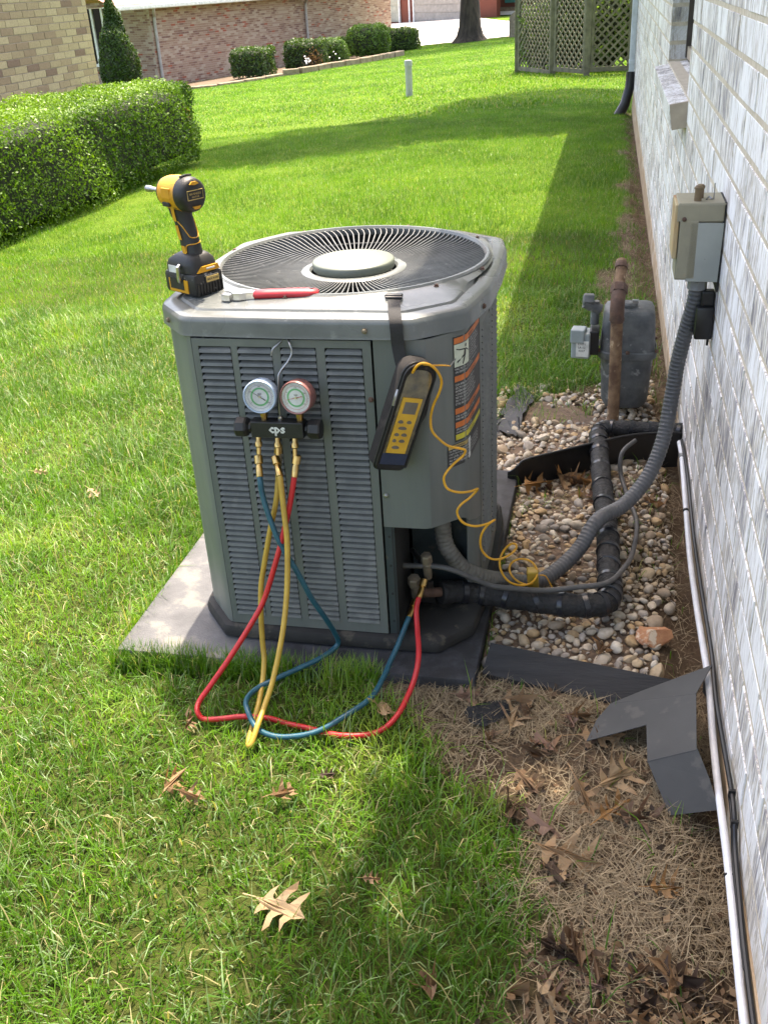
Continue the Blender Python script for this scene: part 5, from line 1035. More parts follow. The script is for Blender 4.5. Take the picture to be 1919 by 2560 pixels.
MB().box((-.048, 3.13, .250), (.060, .070, .085), [(1, -.15, 0), (.15, 1, 0), (0, 0, 1)], bev=.006).build('register_box', M['meter_plastic'], gm)
MB().box((-.060, 3.115, .283), (.045, .050, .045), [(1, -.15, 0), (.15, 1, 0), (0, 0, 1)], bev=.004).build('register_lid', M['meter_plastic'], gm)
MB().box((-.010, 3.14, .258), (.03, .075, .08), bev=.004).build('register_neck', M['black'], gm)
st_ = MB().box((-.046, 3.0905, .243), (.040, .003, .052), [(1, -.15, 0), (.15, 1, 0), (0, 0, 1)]).build('serial_sticker', M['white_label'], gm)
for k, t in enumerate(['E1071', 'LR 52', '0317']): face_text(t, .010, (-.048, 3.0885, .256 - k * .011), (1, -.15, 0), UPV, 'ink', st_)
MB().tube([(.004, 3.16, .352), (-.045, 3.15, .378)], .018, 12).build('inlet_stub', M['meter_cast'], gm, True)
MB().lathe([(.022, 0), (.022, .030), (.012, .034)], (-.018, 3.155, .384), (-1, -.1, .05), 6).build('inlet_nut', M['meter_cast'], gm)
MB().lathe([(.014, .0), (.014, .075)], (-.012, 3.16, .305), UPV, 12).build('inlet_pipe', M['meter_cast'], gm, True)
MB().lathe([(.024, .355), (.026, .372), (.020, .378)], (.095, 3.16, 0), UPV, 8).build('outlet_nut', M['meter_cast'], gm)
MB().box((.112, 3.15, .382), (.02, .012, .014), bev=.002).build('lock_tab', M['steel'], gm)
rs = thing('gas_riser_pipe', (.062, 3.04, 0), 'rusty gas pipe riser with elbow in front of the gas meter', 'pipe')
MB().tube([(.062, 3.04, -.04), (.060, 3.045, .18), (.056, 3.055, .355)], .0190, 14).build('pipe', M['rust'], rs, True)
MB().tube(spline([(.056, 3.055, .350), (.055, 3.058, .385), (.056, 3.075, .412), (.058, 3.10, .428)], 6), [.0235] * 2 + [.0225] * 15 + [.0235] * 2, 14).build('elbow', M['rust_dark'], rs, True)
MB().lathe([(.021, 0), (.021, .012)], (.0562, 3.055, .345), UPV, 14).build('elbow_band', M['rust_dark'], rs, True)
MB().lathe([(.027, 0), (.027, .026), (.022, .03)], (.0578, 3.095, .425), unit([.05, .75, .66]), 6).build('union_nut', M['rust_dark'], rs)
MB().tube([(.0585, 3.105, .434), (.062, 3.165, .490), (.062, 3.185, .500)], [.0165, .0165, .0175], 12).build('nipple', M['rust'], rs, True)
MB().lathe([(.020, 0), (.0205, .014), (.018, .020)], (.0615, 3.16, .485), unit([.05, .75, .66]), 14).build('cap', M['rust_dark'], rs, True)
# ------------------------------------------------------------------ white drain pipe and black cable on the wall foot
WP=[(0.249,2.740,0.085),(0.249,2.626,0.090),(0.248,2.413,0.066),(0.247,2.170,0.040),(0.247,1.966,0.044),(0.247,1.816,0.056),(0.247,1.667,0.070),(0.247,1.578,0.062),(0.247,1.501,0.044),(0.247,1.370,0.036),(0.247,1.225,0.040),(0.247,1.102,0.030),(0.247,1.016,0.020),(0.247,0.939,0.016),(.247,.6,.016)]
wp = thing('drain_pipe', (.247, 1.6, .01), 'thin white plastic pipe running along the foot of the wall', 'pipe')
MB().tube(spline(WP, 8), .0068, 12).build('tube', M['white_pvc'], wp, True)
for q in ((.247, 2.36, .062), (.247, 1.18, .036)): MB().lathe([(.0078, -.003), (.0082, 0), (.0078, .003)], q, (0, 1, 0), 12).build('tie', M['black'], wp)
MB().lathe([(.0085, -.02), (.0085, .02)], (.249, 2.64, .089), (0, 1, -.1), 12).build('reducer', M['steel'], wp, True)
BC=[(0.255,2.74,0.093),(0.256,2.514,0.099),(0.256,2.228,0.074),(0.256,2.057,0.074),(0.256,1.912,0.080),(0.256,1.777,0.089),(0.256,1.678,0.091),(0.255,1.563,0.080),(0.256,1.443,0.084),(0.256,1.303,0.099),(0.256,1.256,0.092),(0.2565,1.208,0.061),(0.256,1.110,0.045),(0.256,1.02,0.034),(.256,.7,.03)]
bc = thing('black_cable', (.256, 1.6, .02), 'black cable clipped along the wall beside the white pipe', 'cable')
MB().tube(spline(BC, 8), .0045, 8).build('cable', M['black'], bc, True); MB().tube(spline([np.array(q) + [-.001, 0, -.011] for q in BC[9:14]], 8), .004, 8).build('second_strand', M['black'], bc, True)
for q in ((.256, 1.30, .099), (.256, 1.245, .085)): MB().box(q, (.012, .006, .016), bev=.001).build('tie', M['black'], bc)

# ------------------------------------------------------------------ edging strips, board, cover, rock, scraps
pe = thing('landscape_edging', (-.05, 2.66, 0), 'black plastic landscape edging bent across the gravel behind the unit', 'edging')
A_ = [(-.235, 2.57), (-.225, 2.566), (-.205, 2.566), (-.185, 2.58), (-.10, 2.634), (.0, 2.698), (.11, 2.765), (.20, 2.80), (.256, 2.815)]; hts = [.050, .055, .072, .085, .088, .090, .090, .085, .08]
Q = spline([(a, b, h_) for (a, b), h_ in zip(A_, hts)], 6); T = np.gradient(Q[:, :2], axis=0); N_ = np.stack([-T[:, 1], T[:, 0]], 1); N_ /= np.linalg.norm(N_, axis=1)[:, None]
V = []
for i in range(len(Q)):
    for o_, z in ((0, -.03), (0, Q[i, 2]), (.004, Q[i, 2] + .002), (.004, -.03)): V.append((Q[i, 0] + N_[i, 0] * o_, Q[i, 1] + N_[i, 1] * o_, z))
MB().add(V, [(i * 4 + k, i * 4 + (k + 1) % 4, (i + 1) * 4 + (k + 1) % 4, (i + 1) * 4 + k) for i in range(len(Q) - 1) for k in range(4)] + [(3, 2, 1, 0)]).build('strip', M['black'], pe)
MB().tube([(q[0] + .002, q[1], q[2] + .002) for q in Q[10:]], .004, 8).build('bead', M['black'], pe, True)
bd_ = MB(); bp = [(-.205, 1.680), (.165, 1.600), (.196, 1.655), (-.192, 1.731)]
zt = [.010, .008, .050, .054]
bd_.add([(x, y, -.02) for x, y in bp] + [(x, y, z) for (x, y), z in zip(bp, zt)], [(0, 3, 2, 1), (4, 5, 6, 7)] + [(i, (i + 1) % 4, 4 + (i + 1) % 4, 4 + i) for i in range(4)])
tag(bd_.build('edging_board', M['board']), 'weathered black board edging the near side of the gravel', 'board')
# grey bent sheet-metal valve cover leaning at the wall foot
vc = thing('access_cover', (.15, 1.47, 0), 'grey bent sheet metal access cover lying against the wall foot', 'metal cover')
def sheet3(name, quads, th, mat, parent):
    mb = MB()
    for q in quads:
        q = [np.array(p, float) for p in q]; n_ = unit(np.cross(q[1] - q[0], q[-1] - q[0])); k = len(q)
        mb.add([p for p in q] + [p - n_ * th for p in q], [tuple(range(k)), tuple(range(2 * k - 1, k - 1, -1))] + [(k + i, k + (i + 1) % k, (i + 1) % k, i) for i in range(k)])
    return mb.build(name, M[mat], parent)
def up1(p): return (p[0], p[1], p[2] + .010)
cA, cB, cC, cE, cF = (.2532, 1.6573, .085), (.2165, 1.5622, .085), (.2079, 1.4110, .080), (.2444, 1.3357, .014), (.1654, 1.3305, -.006)
cG, cD, cH, cI, cJ, cK, cM, cJ2 = (.1411, 1.3749, .0269), (.2279, 1.3746, .0487), (.1251, 1.4020, .0499), (.1257, 1.4989, .0514), (.0173, 1.4834, .012), (.0609, 1.5803, .029), (.1196, 1.6067, .0457), (.0358, 1.5416, .0194)
cA, cB, cC, cE, cF, cG, cD, cH, cI, cJ, cK, cM, cJ2 = map(up1, (cA, cB, cC, cE, cF, cG, cD, cH, cI, cJ, cK, cM, cJ2))
sheet3('upper_flange', [(cK, cB, cA, cM)], .0018, 'cover_paint', vc)
sheet3('main_plate', [(cK, cJ2, cJ, cI, cH, cC, cB)], .0018, 'cover_paint', vc)
sheet3('lower_flange', [(cG, cF, cE, cD, cC, cH)], .0018, 'cover_paint', vc)
for a_, b_ in ((cK, cB), (cH, cC)): MB().tube([np.array(a_) - [0, 0, .0012], np.array(b_) - [0, 0, .0012]], .0016, 8).build('fold', M['cover_paint'], vc, True)
MB().box((.244, 1.632, .052), (.004, .022, .026), [(1, .3, 0), (-.3, 1, 0), (0, 0, 1)]).build('tab', M['cover_paint'], vc); MB().box((.247, 1.388, .030), (.004, .028, .022), [(1, .2, 0), (-.2, 1, 0), (0, 0, 1)]).build('tab', M['cover_paint'], vc)
nrm_ = unit(np.cross(np.array(cE) - cF, np.array(cG) - cF)); nrm_ = nrm_ if nrm_[2] > 0 else -nrm_
for q in ((.1705, 1.342, .012), (.2260, 1.352, .0345)): MB().lathe([(.0035, 0), (.0035, .001)], q, nrm_, 10).build('screw_hole', M['rust_dark'], vc)
def rock(name, c, s, mat, seed, sub=3, amp=.25):
    bm = bmesh.new(); bmesh.ops.create_icosphere(bm, subdivisions=sub, radius=1); r = np.random.default_rng(seed); dirs = r.normal(size=(7, 3)); dirs /= np.linalg.norm(dirs, axis=1)[:, None]; cut = r.uniform(.40, .80, 7)
    for v in bm.verts:
        p = np.array(v.co)
        for d_, k_ in zip(dirs, cut):
            e = p.dot(d_) - k_
            if e > 0: p = p - d_ * e
        v.co = Vector(p * np.array(s))
    me = bpy.data.meshes.new(name); bm.to_mesh(me); bm.free(); me.materials.append(M[mat] if isinstance(mat, str) else mat); return me
o = link('rock', rock('rock', 0, (.046, .038, .024), 'orange_rock', 14, 2), None, (.152, 1.850, .022)); tag(o, 'large angular orange rock on the gravel near the wall', 'rock')
o.rotation_euler = (.1, .15, .4)
tag(link('asphalt_chunk', rock('asphalt_chunk', 0, (.050, .054, .010), 'asphalt', 19, 2), None, (-.178, 1.560, .010)), 'black crumbly asphalt chunk on the soil in front of the board', 'asphalt')
mb = MB(); r = np.random.default_rng(3); nx_ = 9
fa = np.array([(-.315, 2.94), (-.235, 2.90), (-.205, 3.25), (-.275, 3.36)])
V = [];
for i in range(nx_):
    for j in range(nx_):
        u, v = i / (nx_ - 1), j / (nx_ - 1); p = (fa[0] * (1 - u) + fa[1] * u) * (1 - v) + (fa[3] * (1 - u) + fa[2] * u) * v; p = p + r.normal(0, .006, 2); V.append((p[0], p[1], terr(p[0], p[1]) + .016 + .008 * r.random()))
mb.add(V, [(i * nx_ + j, (i + 1) * nx_ + j, (i + 1) * nx_ + j + 1, i * nx_ + j + 1) for i in range(nx_ - 1) for j in range(nx_ - 1)])
tag(mb.build('landscape_fabric', M['fabric_sheet'], None, True), 'torn scrap of dark landscape fabric beside the rear gravel', 'fabric')

# ------------------------------------------------------------------ gravel
def stone_mesh(seed):
    r = np.random.default_rng(seed); bm = bmesh.new(); bmesh.ops.create_icosphere(bm, subdivisions=2, radius=1); d_ = r.normal(size=(5, 3)); d_ /= np.linalg.norm(d_, axis=1)[:, None]; k = r.uniform(.50, .88, 5)
    sc_ = np.array([1, r.uniform(.62, .9), r.uniform(.5, .72)])
    for v in bm.verts:
        p = np.array(v.co)
        for a, b in zip(d_, k):
            e = p.dot(a) - b
            if e > 0: p = p - a * e * .9
        v.co = Vector(p * sc_)
    me = bpy.data.meshes.new('stone'); bm.to_mesh(me); bm.free(); me.materials.append(M['stone'])
    for p in me.polygons: p.use_smooth = True
    me.set_sharp_from_angle(angle=math.radians(38)); return me
SM = [stone_mesh(k) for k in range(12)]
def gravel_density(x, y):
    a = (x > -.215) & (x < .215 - .05 * (y < 2.0)) & (y > 1.70 + .0 * x) & (y < 2.60 + .62 * (x + .2)); d = np.where(a, 1.0, 0.0)
    b = (x > -.325) & (x < .20) & (y > 2.60 + .62 * (x + .2)) & (y < 3.30 + .25 * (n1(x * 9, y * 9))); d = np.where(b, .95 - .45 * sstep(2.95, 3.4, y), d)
    d = np.where((x > .09) & (y < 2.7) & (y > 1.95), d * .55, d); d = np.where((y < 2.62 + .6 * (x + .2)) & (y > 2.38 + .5 * (x + .2)), d * .5, d)
    return d * ((x > -.20) | (y > 2.63)) * ~((x < .0) & (x > -.30) & (y > 3.05) & (n2(x * 8, y * 8) > .55))
def gravel():
    r = np.random.default_rng(5); pts = []; rad = []; cell = {}
    for rmin, rmax, tries in ((.015, .024, 420), (.011, .016, 2400), (.008, .012, 8000), (.0045, .008, 20000)):
        X = r.uniform(-.33, .22, tries); Y = r.uniform(1.70, 3.55, tries); S = r.uniform(rmin, rmax, tries); dn = gravel_density(X, Y); keep = r.random(tries) < dn
        for x, y, s_ in zip(X[keep], Y[keep], S[keep]):
            ci, cj = int(x // .05), int(y // .05); ok = True
            for a in (ci - 1, ci, ci + 1):
                for b in (cj - 1, cj, cj + 1):
                    for k in cell.get((a, b), ()):
                        if (pts[k][0] - x) ** 2 + (pts[k][1] - y) ** 2 < (.70 * (rad[k] + s_)) ** 2: ok = False
            if ok: cell.setdefault((ci, cj), []).append(len(pts)); pts.append((x, y)); rad.append(s_)
    P = np.array(pts); R_ = np.array(rad); Z = terr(P[:, 0], P[:, 1]) + R_ * .28 + r.uniform(-.004, .008, len(P))
    bed_ = sheet('gravel_bed', [(-.21, 1.72), (.13, 1.70), (.10, 1.85), (.13, 1.95), (.07, 2.06), (.10, 2.2), (.05, 2.4), (.12, 2.6), (.18, 2.8), (.12, 3.1), (-.02, 3.12), (-.10, 3.25), (-.30, 3.2), (-.33, 2.64), (-.21, 2.60)], .003, simple('bed_grit', (.17, .115, .075), (.085, .058, .040), 60, .95, bmp=.8, bscale=150), 8)
    WLOC[bed_] = np.zeros(3); px, py, dep = to_px(np.column_stack([P, Z])); size = R_ / dep; order = np.argsort(-size); big = set(order[:300].tolist()); rest = MB()
    for i in range(len(P)):
        e = (r.uniform(-.5, .5), r.uniform(-.5, .5), r.uniform(0, 6.28)); me = SM[i % 12]
        if i in big:
            o = link('stone', me, bed_, (P[i, 0], P[i, 1], Z[i])); o.rotation_euler = e; o.scale = (R_[i],) * 3
        else:
            from mathutils import Euler
            m_ = np.array(Euler(e).to_matrix()) * R_[i]; V = np.array([v.co for v in me.vertices]) @ m_.T + [P[i, 0], P[i, 1], Z[i]]; rest.add(V, [tuple(p.vertices) for p in me.polygons])
    o = rest.build('small_stones', M['stone'], bed_, True); o['kind'] = 'stuff'
gravel()

# ------------------------------------------------------------------ grass
def blades(name, P, Lb, Wb, ang, t0, t1, col, segs, mat, label, cat, flat=None):
    n = len(P); d_ = np.stack([np.cos(ang), np.sin(ang), np.zeros(n)], 1); sd_ = np.stack([-np.sin(ang), np.cos(ang), np.zeros(n)], 1) * (Wb / 2)[:, None]; up = np.array([0, 0, 1.])
    h1 = (Lb * .5)[:, None]; mid = P + d_ * h1 * np.sin(t0)[:, None] + up * h1 * np.cos(t0)[:, None]; tip = mid + d_ * h1 * np.sin(t1)[:, None] + up * h1 * np.cos(t1)[:, None]
    if segs == 2:
        V = np.stack([P - sd_, P + sd_, mid - sd_ * .85, mid + sd_ * .85, tip], 1).reshape(-1, 3); b = np.arange(n)[:, None] * 5
        q = b + np.array([[0, 1, 3, 2]]); t = b + np.array([[2, 3, 4]]); me = np_mesh(name, V, q, t, mat, np.repeat(col, 5, 0))
    else:
        V = np.stack([P - sd_, P + sd_, tip], 1).reshape(-1, 3); t = np.arange(n * 3).reshape(-1, 3); me = np_mesh(name, V, None, t, mat, np.repeat(col, 3, 0))
    o = link(name, me); tag(o, label, cat, kind='stuff'); return o
def grass():
    r = np.random.default_rng(21)
    def scatter(n, x0, x1, y0, y1, pw=1.0):
        x = r.uniform(x0, x1, n); y = y0 + (y1 - y0) * r.random(n) ** pw; px, py, dep = to_px(np.column_stack([x, y, terr0(x, y)])); k = (px > -1150) & (px < 2900) & (py > -400) & (py < 3700); return x[k], y[k]
    def mask(x, y, soft=.06):
        sm = soil_mask(x, y); sparse = .02 + .10 * (n2(x * 6 + 3, y * 6) > .70) + .22 * sstep(3.2, 4.2, y) * (n2(x * 11, y * 6) > .42); keep = r.random(len(x)) < np.where(sm > .5, sparse * (gravel_density(x, y) < .9), 1 - sm * .8)
        keep &= ~in_pad(x, y, .004); keep &= ~((gravel_density(x, y) > .55) & (r.random(len(x)) > .03)); keep &= (x < .25)
        keep &= ~((np.abs(x + .005) < .21) & (np.abs(y - 1.665 + .20 * x) < .045)); return keep & (x < .26 + 50 * (y > 13))
    def colour(x, y, z_tall, near):
        n = len(x); a = n1(x * 2.1, y * 2.1); b = n3(x * 7.5, y * 7.5); c = r.random(n)
        g1, g2, g3 = np.array([.056, .142, .008]), np.array([.102, .240, .013]), np.array([.225, .330, .050])
        mow_sheen = np.sin((x * .62 + y * .78) * 3.4 + 3 * n1(x * .5 + 3, y * .5)) * np.where(near, .03, .13); t = np.clip(.32 + mow_sheen + np.where(near, .9, .5) * (a - .5) + np.where(near, .9, .5) * (b - .5) + .35 * (c - .5), 0, 1)[:, None]; col = np.where(t < .5, g1 + (g2 - g1) * t * 2, g2 + (g3 - g2) * (t * 2 - 1))  # diagonal mowing bands: blade sheen put into the colour
        dry = r.random(n) < (.08 if near else .03) + .12 * np.clip(b - .5, 0, 1); col[dry] = np.array([.36, .33, .16]) * r.uniform(.7, 1.15, (dry.sum(), 1)); pale = r.random(n) < (.10 if near else .05); col[pale] = np.array([.20, .30, .13]) * r.uniform(.7, 1.2, (pale.sum(), 1)); return col
    # near lawn
    x, y = scatter(345000, -4.4, .27, .42, 4.6, 1.0); k = mask(x, y); x, y = x[k], y[k]; n = len(x)
    tall = n1(x * 3.3 + 7, y * 3.3); L = r.uniform(.026, .074, n) * (.60 + .85 * tall); ang = r.uniform(0, 6.283, n) + 1.2 * (n2(x * 4, y * 4) - .5)
    t0 = np.abs(r.normal(.50, .32, n)); t1 = t0 + np.abs(r.normal(.65, .40, n)); L *= 1 + .7 * (r.random(n) < .10)
    P = np.column_stack([x, y, terr(x, y) - .004]); blades('lawn_grass', P, L, r.uniform(.0016, .0031, n), ang, t0, t1, colour(x, y, tall, True), 2, M['grass'], 'uneven green grass of the near lawn around the unit', 'grass')
    # tufts overhanging the pad edges
    m = 3400; x = np.concatenate([r.uniform(-1.03, -.42, m), r.uniform(-1.045, -1.022, 1600)]); y = np.concatenate([r.normal(1.621, .008, m), r.uniform(1.62, 2.6, 1600)]); k = r.random(len(x)) < .25 + .75 * (n1(x * 14 + 3, y * 3) > .38); x, y = x[k], y[k]; n = len(x)
    ang = np.where(x > -1.02, r.normal(1.57, 1.1, n), r.normal(0, 1.1, n)); t0 = np.abs(r.normal(.25, .22, n)); blades('edge_grass', np.column_stack([x, y, terr(x, y) - .004]), r.uniform(.035, .085, n), r.uniform(.0016, .0030, n), ang, t0, t0 + np.abs(r.normal(.5, .35, n)), colour(x, y, 0, True), 2, M['grass'], 'taller untrimmed grass hanging over the pad edge', 'grass')
    # middle lawn
    x, y = scatter(560000, -8.5, .27, 4.5, 13.5, 1.25); k = mask(x, y); x, y = x[k], y[k]; n = len(x); tall = n1(x * 2 + 7, y * 2)
    P = np.column_stack([x, y, terr(x, y) - .004]); t0 = np.abs(r.normal(.35, .25, n)); blades('lawn_grass', P, r.uniform(.024, .048, n) * (.7 + .6 * tall), r.uniform(.0024, .0045, n), r.uniform(0, 6.283, n), t0, t0 + .4, colour(x, y, tall, False), 1, M['grass'], 'bright mown grass of the middle lawn beside the hedge', 'grass')
    # far lawn
    x, y = scatter(560000, -17, 8, 13.3, 48, 1.15); k = ~((x > .2) & (y < 13.5)) & (y < 46) & ~((y > 44.2 - .75 * (x + 3.6)) & (x > -9)); x, y = x[k], y[k]; n = len(x); tall = n1(x, y)
    P = np.column_stack([x, y, terr0(x, y) + (n1(x * .4, y * .4) - .5) * .06 - .004]); t0 = np.abs(r.normal(.35, .25, n)); blades('lawn_grass', P, r.uniform(.030, .052, n) * (.7 + .6 * tall), r.uniform(.008, .017, n), r.uniform(0, 6.283, n), t0, t0 + .4, colour(x, y, tall, False), 1, M['grass'], 'smooth mown grass of the far lawn before the pink house', 'grass')
    # dry straw on the bare soil
    x = r.uniform(-.6, .26, 90000); y = np.concatenate([r.uniform(.6, 1.72, 36000), r.uniform(1.7, 12.5, 54000)]); sm = soil_mask(x, y); den = .25 + .75 * (n1(x * 7 + 2, y * 7) > .42)
    k = (r.random(len(x)) < sm * den) & ~in_pad(x, y, -.02) & ((gravel_density(x, y) < .6) | (r.random(len(x)) < .05)) & ~((np.abs(x + .005) < .21) & (np.abs(y - 1.665 + .20 * x) < .042)); x, y = x[k], y[k]; n = len(x)
    c = r.random((n, 1)); col = np.array([.17, .122, .072]) * (1 - c) + np.array([.40, .32, .205]) * c; t0 = np.abs(r.normal(1.3, .22, n))
    blades('dry_grass', np.column_stack([x, y, terr(x, y) + r.uniform(0, .008, n)]), r.uniform(.018, .060, n), r.uniform(.0008, .0018, n), r.uniform(0, 6.283, n), t0, t0 + r.normal(.2, .25, n), col, 2, M['straw'], 'dead straw matted on the bare soil by the wall', 'dry grass')
    # crumbled leaf litter
    m = 3600; x = r.uniform(-.32, .25, m); y = np.concatenate([.60 + .42 * r.random(m // 2) ** .8, r.uniform(1.0, 1.72, m // 2)]); sm = soil_mask(x, y); den = np.where(y < 1.05, .9 * sstep(-.16, .02, x - .25 * (y - .85)), .16); k = r.random(m) < sm * den; x, y = x[k], y[k]; n = len(x)
    c = r.random((n, 1)); col = np.where(c < .35, np.array([.045, .030, .020]), np.where(c < .75, np.array([.15, .092, .052]), np.array([.27, .18, .10]))) * r.uniform(.7, 1.2, (n, 1))
    V, q, cc = leaf_cloud(np.column_stack([x, y, terr(x, y) + r.uniform(.002, .016, n)]), np.tile([0, 0, 1.], (n, 1)), .017, col, .55, .6, 4); tag(link('leaf_litter', np_mesh('leaf_litter', V, q, None, M['dead_leaf'], cc)), 'crumbled brown leaf litter on the soil at the wall foot', 'leaf litter', kind='stuff')
grass()

# ------------------------------------------------------------------ fallen oak leaves
HALF = [(0, .015), (.10, .035), (.14, .13), (.22, .25), (.238, .16), (.262, .085), (.30, .058), (.35, .065), (.41, .21), (.54, .42), (.555, .30), (.535, .18), (.545, .10), (.59, .062), (.64, .075), (.70, .20), (.83, .32), (.825, .20), (.805, .11), (.85, .06), (1.0, .0)]
from mathutils.geometry import tessellate_polygon
def leaf_mesh(seed, c1, c2, curl, wid=1.0):
    r = np.random.default_rng(seed); V = []; F = []
    for sg in (1, -1):
        k = 1 + r.normal(0, .09, len(HALF)); sh = r.normal(0, .02) ; b = len(V)
        h = [(a + (sh if q > .1 else 0), sg * q * wid * m_) for (a, q), m_ in zip(HALF, k)] + [(t, 0.) for t in (.85, .68, .52, .36, .2, .08, 0.)]
        V += h; F += [tuple(b + q for q in t) for t in tessellate_polygon([[Vector((a, q, 0)) for a, q in h]])]
    V = np.array(V); ph = r.uniform(0, 6, 3); z = curl * (V[:, 1] ** 2 * 1.9 + .5 * (V[:, 0] - .45) ** 2) + .10 * curl * np.sin(V[:, 0] * 9 + ph[0] + V[:, 1] * 6) + .05 * np.sin(V[:, 1] * 14 + ph[1]) + .03 * curl * np.sin(V[:, 0] * 17 + ph[2]) + np.abs(V[:, 1]) * curl * .25 * math.sin(ph[0])
    V3 = np.column_stack([V[:, 0] - .5, V[:, 1], z]); z0 = z[0]; st = np.array([[-.5, .010, z0], [-.5, -.010, z0], [-.80, -.03, z0 - .02], [-.80, -.012, z0 - .02]]); b = len(V3); V3 = np.vstack([V3, st]); F.append((b, b + 1, b + 2, b + 3))
    t = np.clip(np.abs(V3[:, 1:2]) * 1.6 + r.normal(0, .14, (len(V3), 1)), 0, 1); col = np.array(c1) * (1 - t) + np.array(c2) * t
    me = bpy.data.meshes.new('oak_leaf'); me.from_pydata(V3.tolist(), [], F); me.materials.append(M['dead_leaf']); at = me.attributes.new('tint', 'FLOAT_COLOR', 'POINT'); c4 = np.ones((len(V3), 4), np.float32); c4[:, :3] = col; at.data.foreach_set('color', c4.ravel()); return me
TAN, PALE, BRN, DRK, ORG, PNK = (.28, .175, .092), (.40, .285, .165), (.135, .082, .048), (.055, .036, .026), (.30, .155, .052), (.22, .135, .100)
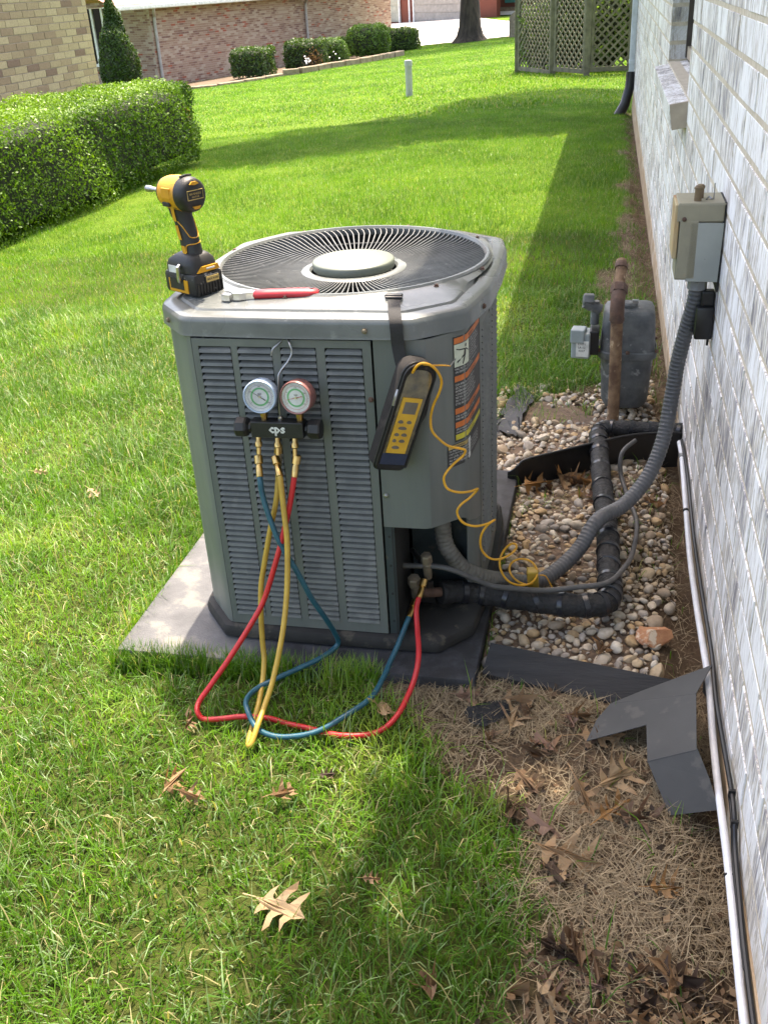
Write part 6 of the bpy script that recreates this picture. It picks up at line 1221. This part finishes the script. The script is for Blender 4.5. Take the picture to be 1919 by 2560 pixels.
LEAVES = [  # x, y, size, turn, tilt, colours, curl, label
 (-.452, 1.022, .098, -.35, (.10, -.12), PALE, TAN, .25, 'large pale oak leaf lying alone on the foreground grass'),
 (-.384, 1.512, .080, 1.9, (.5, .3), PALE, TAN, .3, 'tan oak leaf standing over the red hose near the unit'),
 (-.004, 1.200, .112, -.15, (.15, .2), TAN, PALE, .5, 'broad golden brown oak leaf in the middle of the bare soil'),
 (-.765, 1.420, .050, 1.7, (1.1, .2), BRN, TAN, .6, 'small brown leaf under the bend of the red hose'),
 (-.520, 1.262, .058, .8, (.4, .3), TAN, BRN, .7, 'curled tan leaf in the lawn below the yellow hose'),
 (-.735, 1.262, .070, 1.5, (.9, .2), TAN, ORG, .8, 'upright orange tan leaf on the left foreground grass'),
 (-.690, 1.235, .055, .2, (.3, .5), TAN, BRN, .7, 'small curled leaf right of the upright orange leaf'),
 (-.048, 1.262, .090, 2.7, (.25, -.2), PNK, BRN, .5, 'pinkish brown oak leaf on the straw left of the cover'),
 (-.108, 1.290, .085, 1.45, (.6, .3), BRN, DRK, .8, 'dark brown leaf on edge at the grass and soil border'),
 (-.452, 1.320, .032, .5, (.3, .3), DRK, BRN, .8, 'tiny dark curled leaf in the grass below the blue hose'),
 (-.318, 1.095, .034, .3, (.2, .3), TAN, PNK, .8, 'small tan leaf scrap in the shaded grass'),
 (.070, 1.318, .085, .9, (.4, .2), ORG, TAN, .6, 'orange brown leaf just left of the metal cover foot'),
 (-.125, 1.545, .088, 1.5, (.35, .2), PALE, PNK, .6, 'pale pink tan leaf beside the asphalt chunk'),
 (.046, 1.508, .095, .2, (.1, .1), TAN, PALE, .4, 'mottled leaf under the arm of the metal cover'),
 (-.063, 1.470, .075, 2.2, (.4, .3), PNK, ORG, .8, 'crumpled pink leaf in front of the black board'),
 (.075, 1.395, .095, .75, (.55, .1), PALE, TAN, .6, 'pale leaf propped against the metal cover edge'),
 (-.085, 1.365, .07, -.8, (.3, .2), BRN, TAN, .7, 'brown leaf flat on straw between soil and grass'),
 (.02, 1.335, .085, -1.1, (.4, .3), TAN, BRN, .8, 'brown lobed leaf in the cluster left of the cover'),
 (.115, 1.305, .09, .1, (.2, .5), BRN, PNK, 1.1, 'rolled grey brown leaf below the metal cover'),
 (-.22, 1.60, .07, .4, (.3, .3), PNK, TAN, .7, 'pale mauve leaf against the end of the black board'),
 (-.03, 1.165, .07, 2.2, (.5, .2), DRK, BRN, .6, 'dark grey leaf tucked beneath the golden brown leaf'),
 (.15, 1.165, .06, .3, (.2, .3), ORG, TAN, .9, 'orange leaf scrap on the straw near the white pipe'),
 (-1.730, 2.560, .05, .3, (.2, .3), PALE, TAN, .5, 'small pale leaf in the lawn at the left edge'),
 (-1.464, 2.405, .06, -.6, (.4, .2), PALE, TAN, .5, 'pale leaf in the lawn left of the pad'),
 (-.155, 2.555, .12, .9, (.8, .3), ORG, TAN, .6, 'rusty orange leaf caught under the plastic edging'),
 (-.08, 2.60, .10, 1.9, (.7, -.2), TAN, ORG, .7, 'brown leaf leaning on the plastic edging'),
 (.0, 2.60, .09, .3, (.4, .4), ORG, BRN, .8, 'dark orange leaf by the insulated line behind the edging'),
 (.045, 1.80, .075, 1.3, (.2, .2), BRN, ORG, .5, 'brown leaf on the gravel below the pipe elbow'),
 (.175, 2.50, .09, 2.4, (.3, .2), TAN, BRN, .7, 'tan leaf between the conduit and the wall'),
]
for k, (x, y, s_, a, tl, c1, c2, cu_, lab) in enumerate(LEAVES):
    o = link('oak_leaf', leaf_mesh(k, c1, c2, cu_, 1.35 if k == 0 else 1.1 + .15 * math.sin(k)), None, (x, y, float(terr(x, y)) + .008 + .15 * s_ * abs(math.sin(tl[0])) + (.018 if x < -.3 else 0))); o.rotation_euler = (tl[0], tl[1], a); o.scale = (s_,) * 3; tag(o, lab, 'leaf', 'fallen oak leaves')
r = np.random.default_rng(77); LM = [leaf_mesh(50 + k, *[(TAN, BRN), (BRN, DRK), (BRN, TAN), (PNK, BRN), (DRK, BRN), (PALE, TAN)][k], 1.5) for k in range(6)]
LOOK = ['tan oak leaf with brown edges', 'dark brown curled oak leaf', 'brown oak leaf with tan edges', 'pinkish brown oak leaf', 'blackish rotting oak leaf', 'pale tan oak leaf']
def lay_leaf(x, y, lab):
    k = int(r.integers(6)); s_ = r.uniform(.045, .082); o = link('oak_leaf', LM[k], None, (x, y, float(terr(x, y)) + .004 + .016 * r.random())); o.rotation_euler = (r.normal(0, .5), r.normal(0, .4), r.uniform(0, 6.28)); o.scale = (s_,) * 3; tag(o, LOOK[k] + ' ' + lab, 'leaf', 'fallen oak leaves')
for k in range(34):
    y = .66 + .36 * r.random(); x = r.uniform(-.08 + .2 * (y - .7), .225); lay_leaf(x, y, 'in the leaf drift by the near wall')
for k in range(9): lay_leaf(r.uniform(-.20, -.06), r.uniform(.74, .95), 'at the grass edge of the leaf drift')
for k in range(7): lay_leaf(r.uniform(-.17, .08), r.uniform(1.42, 1.60), 'on bare soil before the black board')
for k in range(10): lay_leaf(r.uniform(-.18, .2), 2.62 + r.uniform(-.12, .0), 'gathered along the plastic edging')
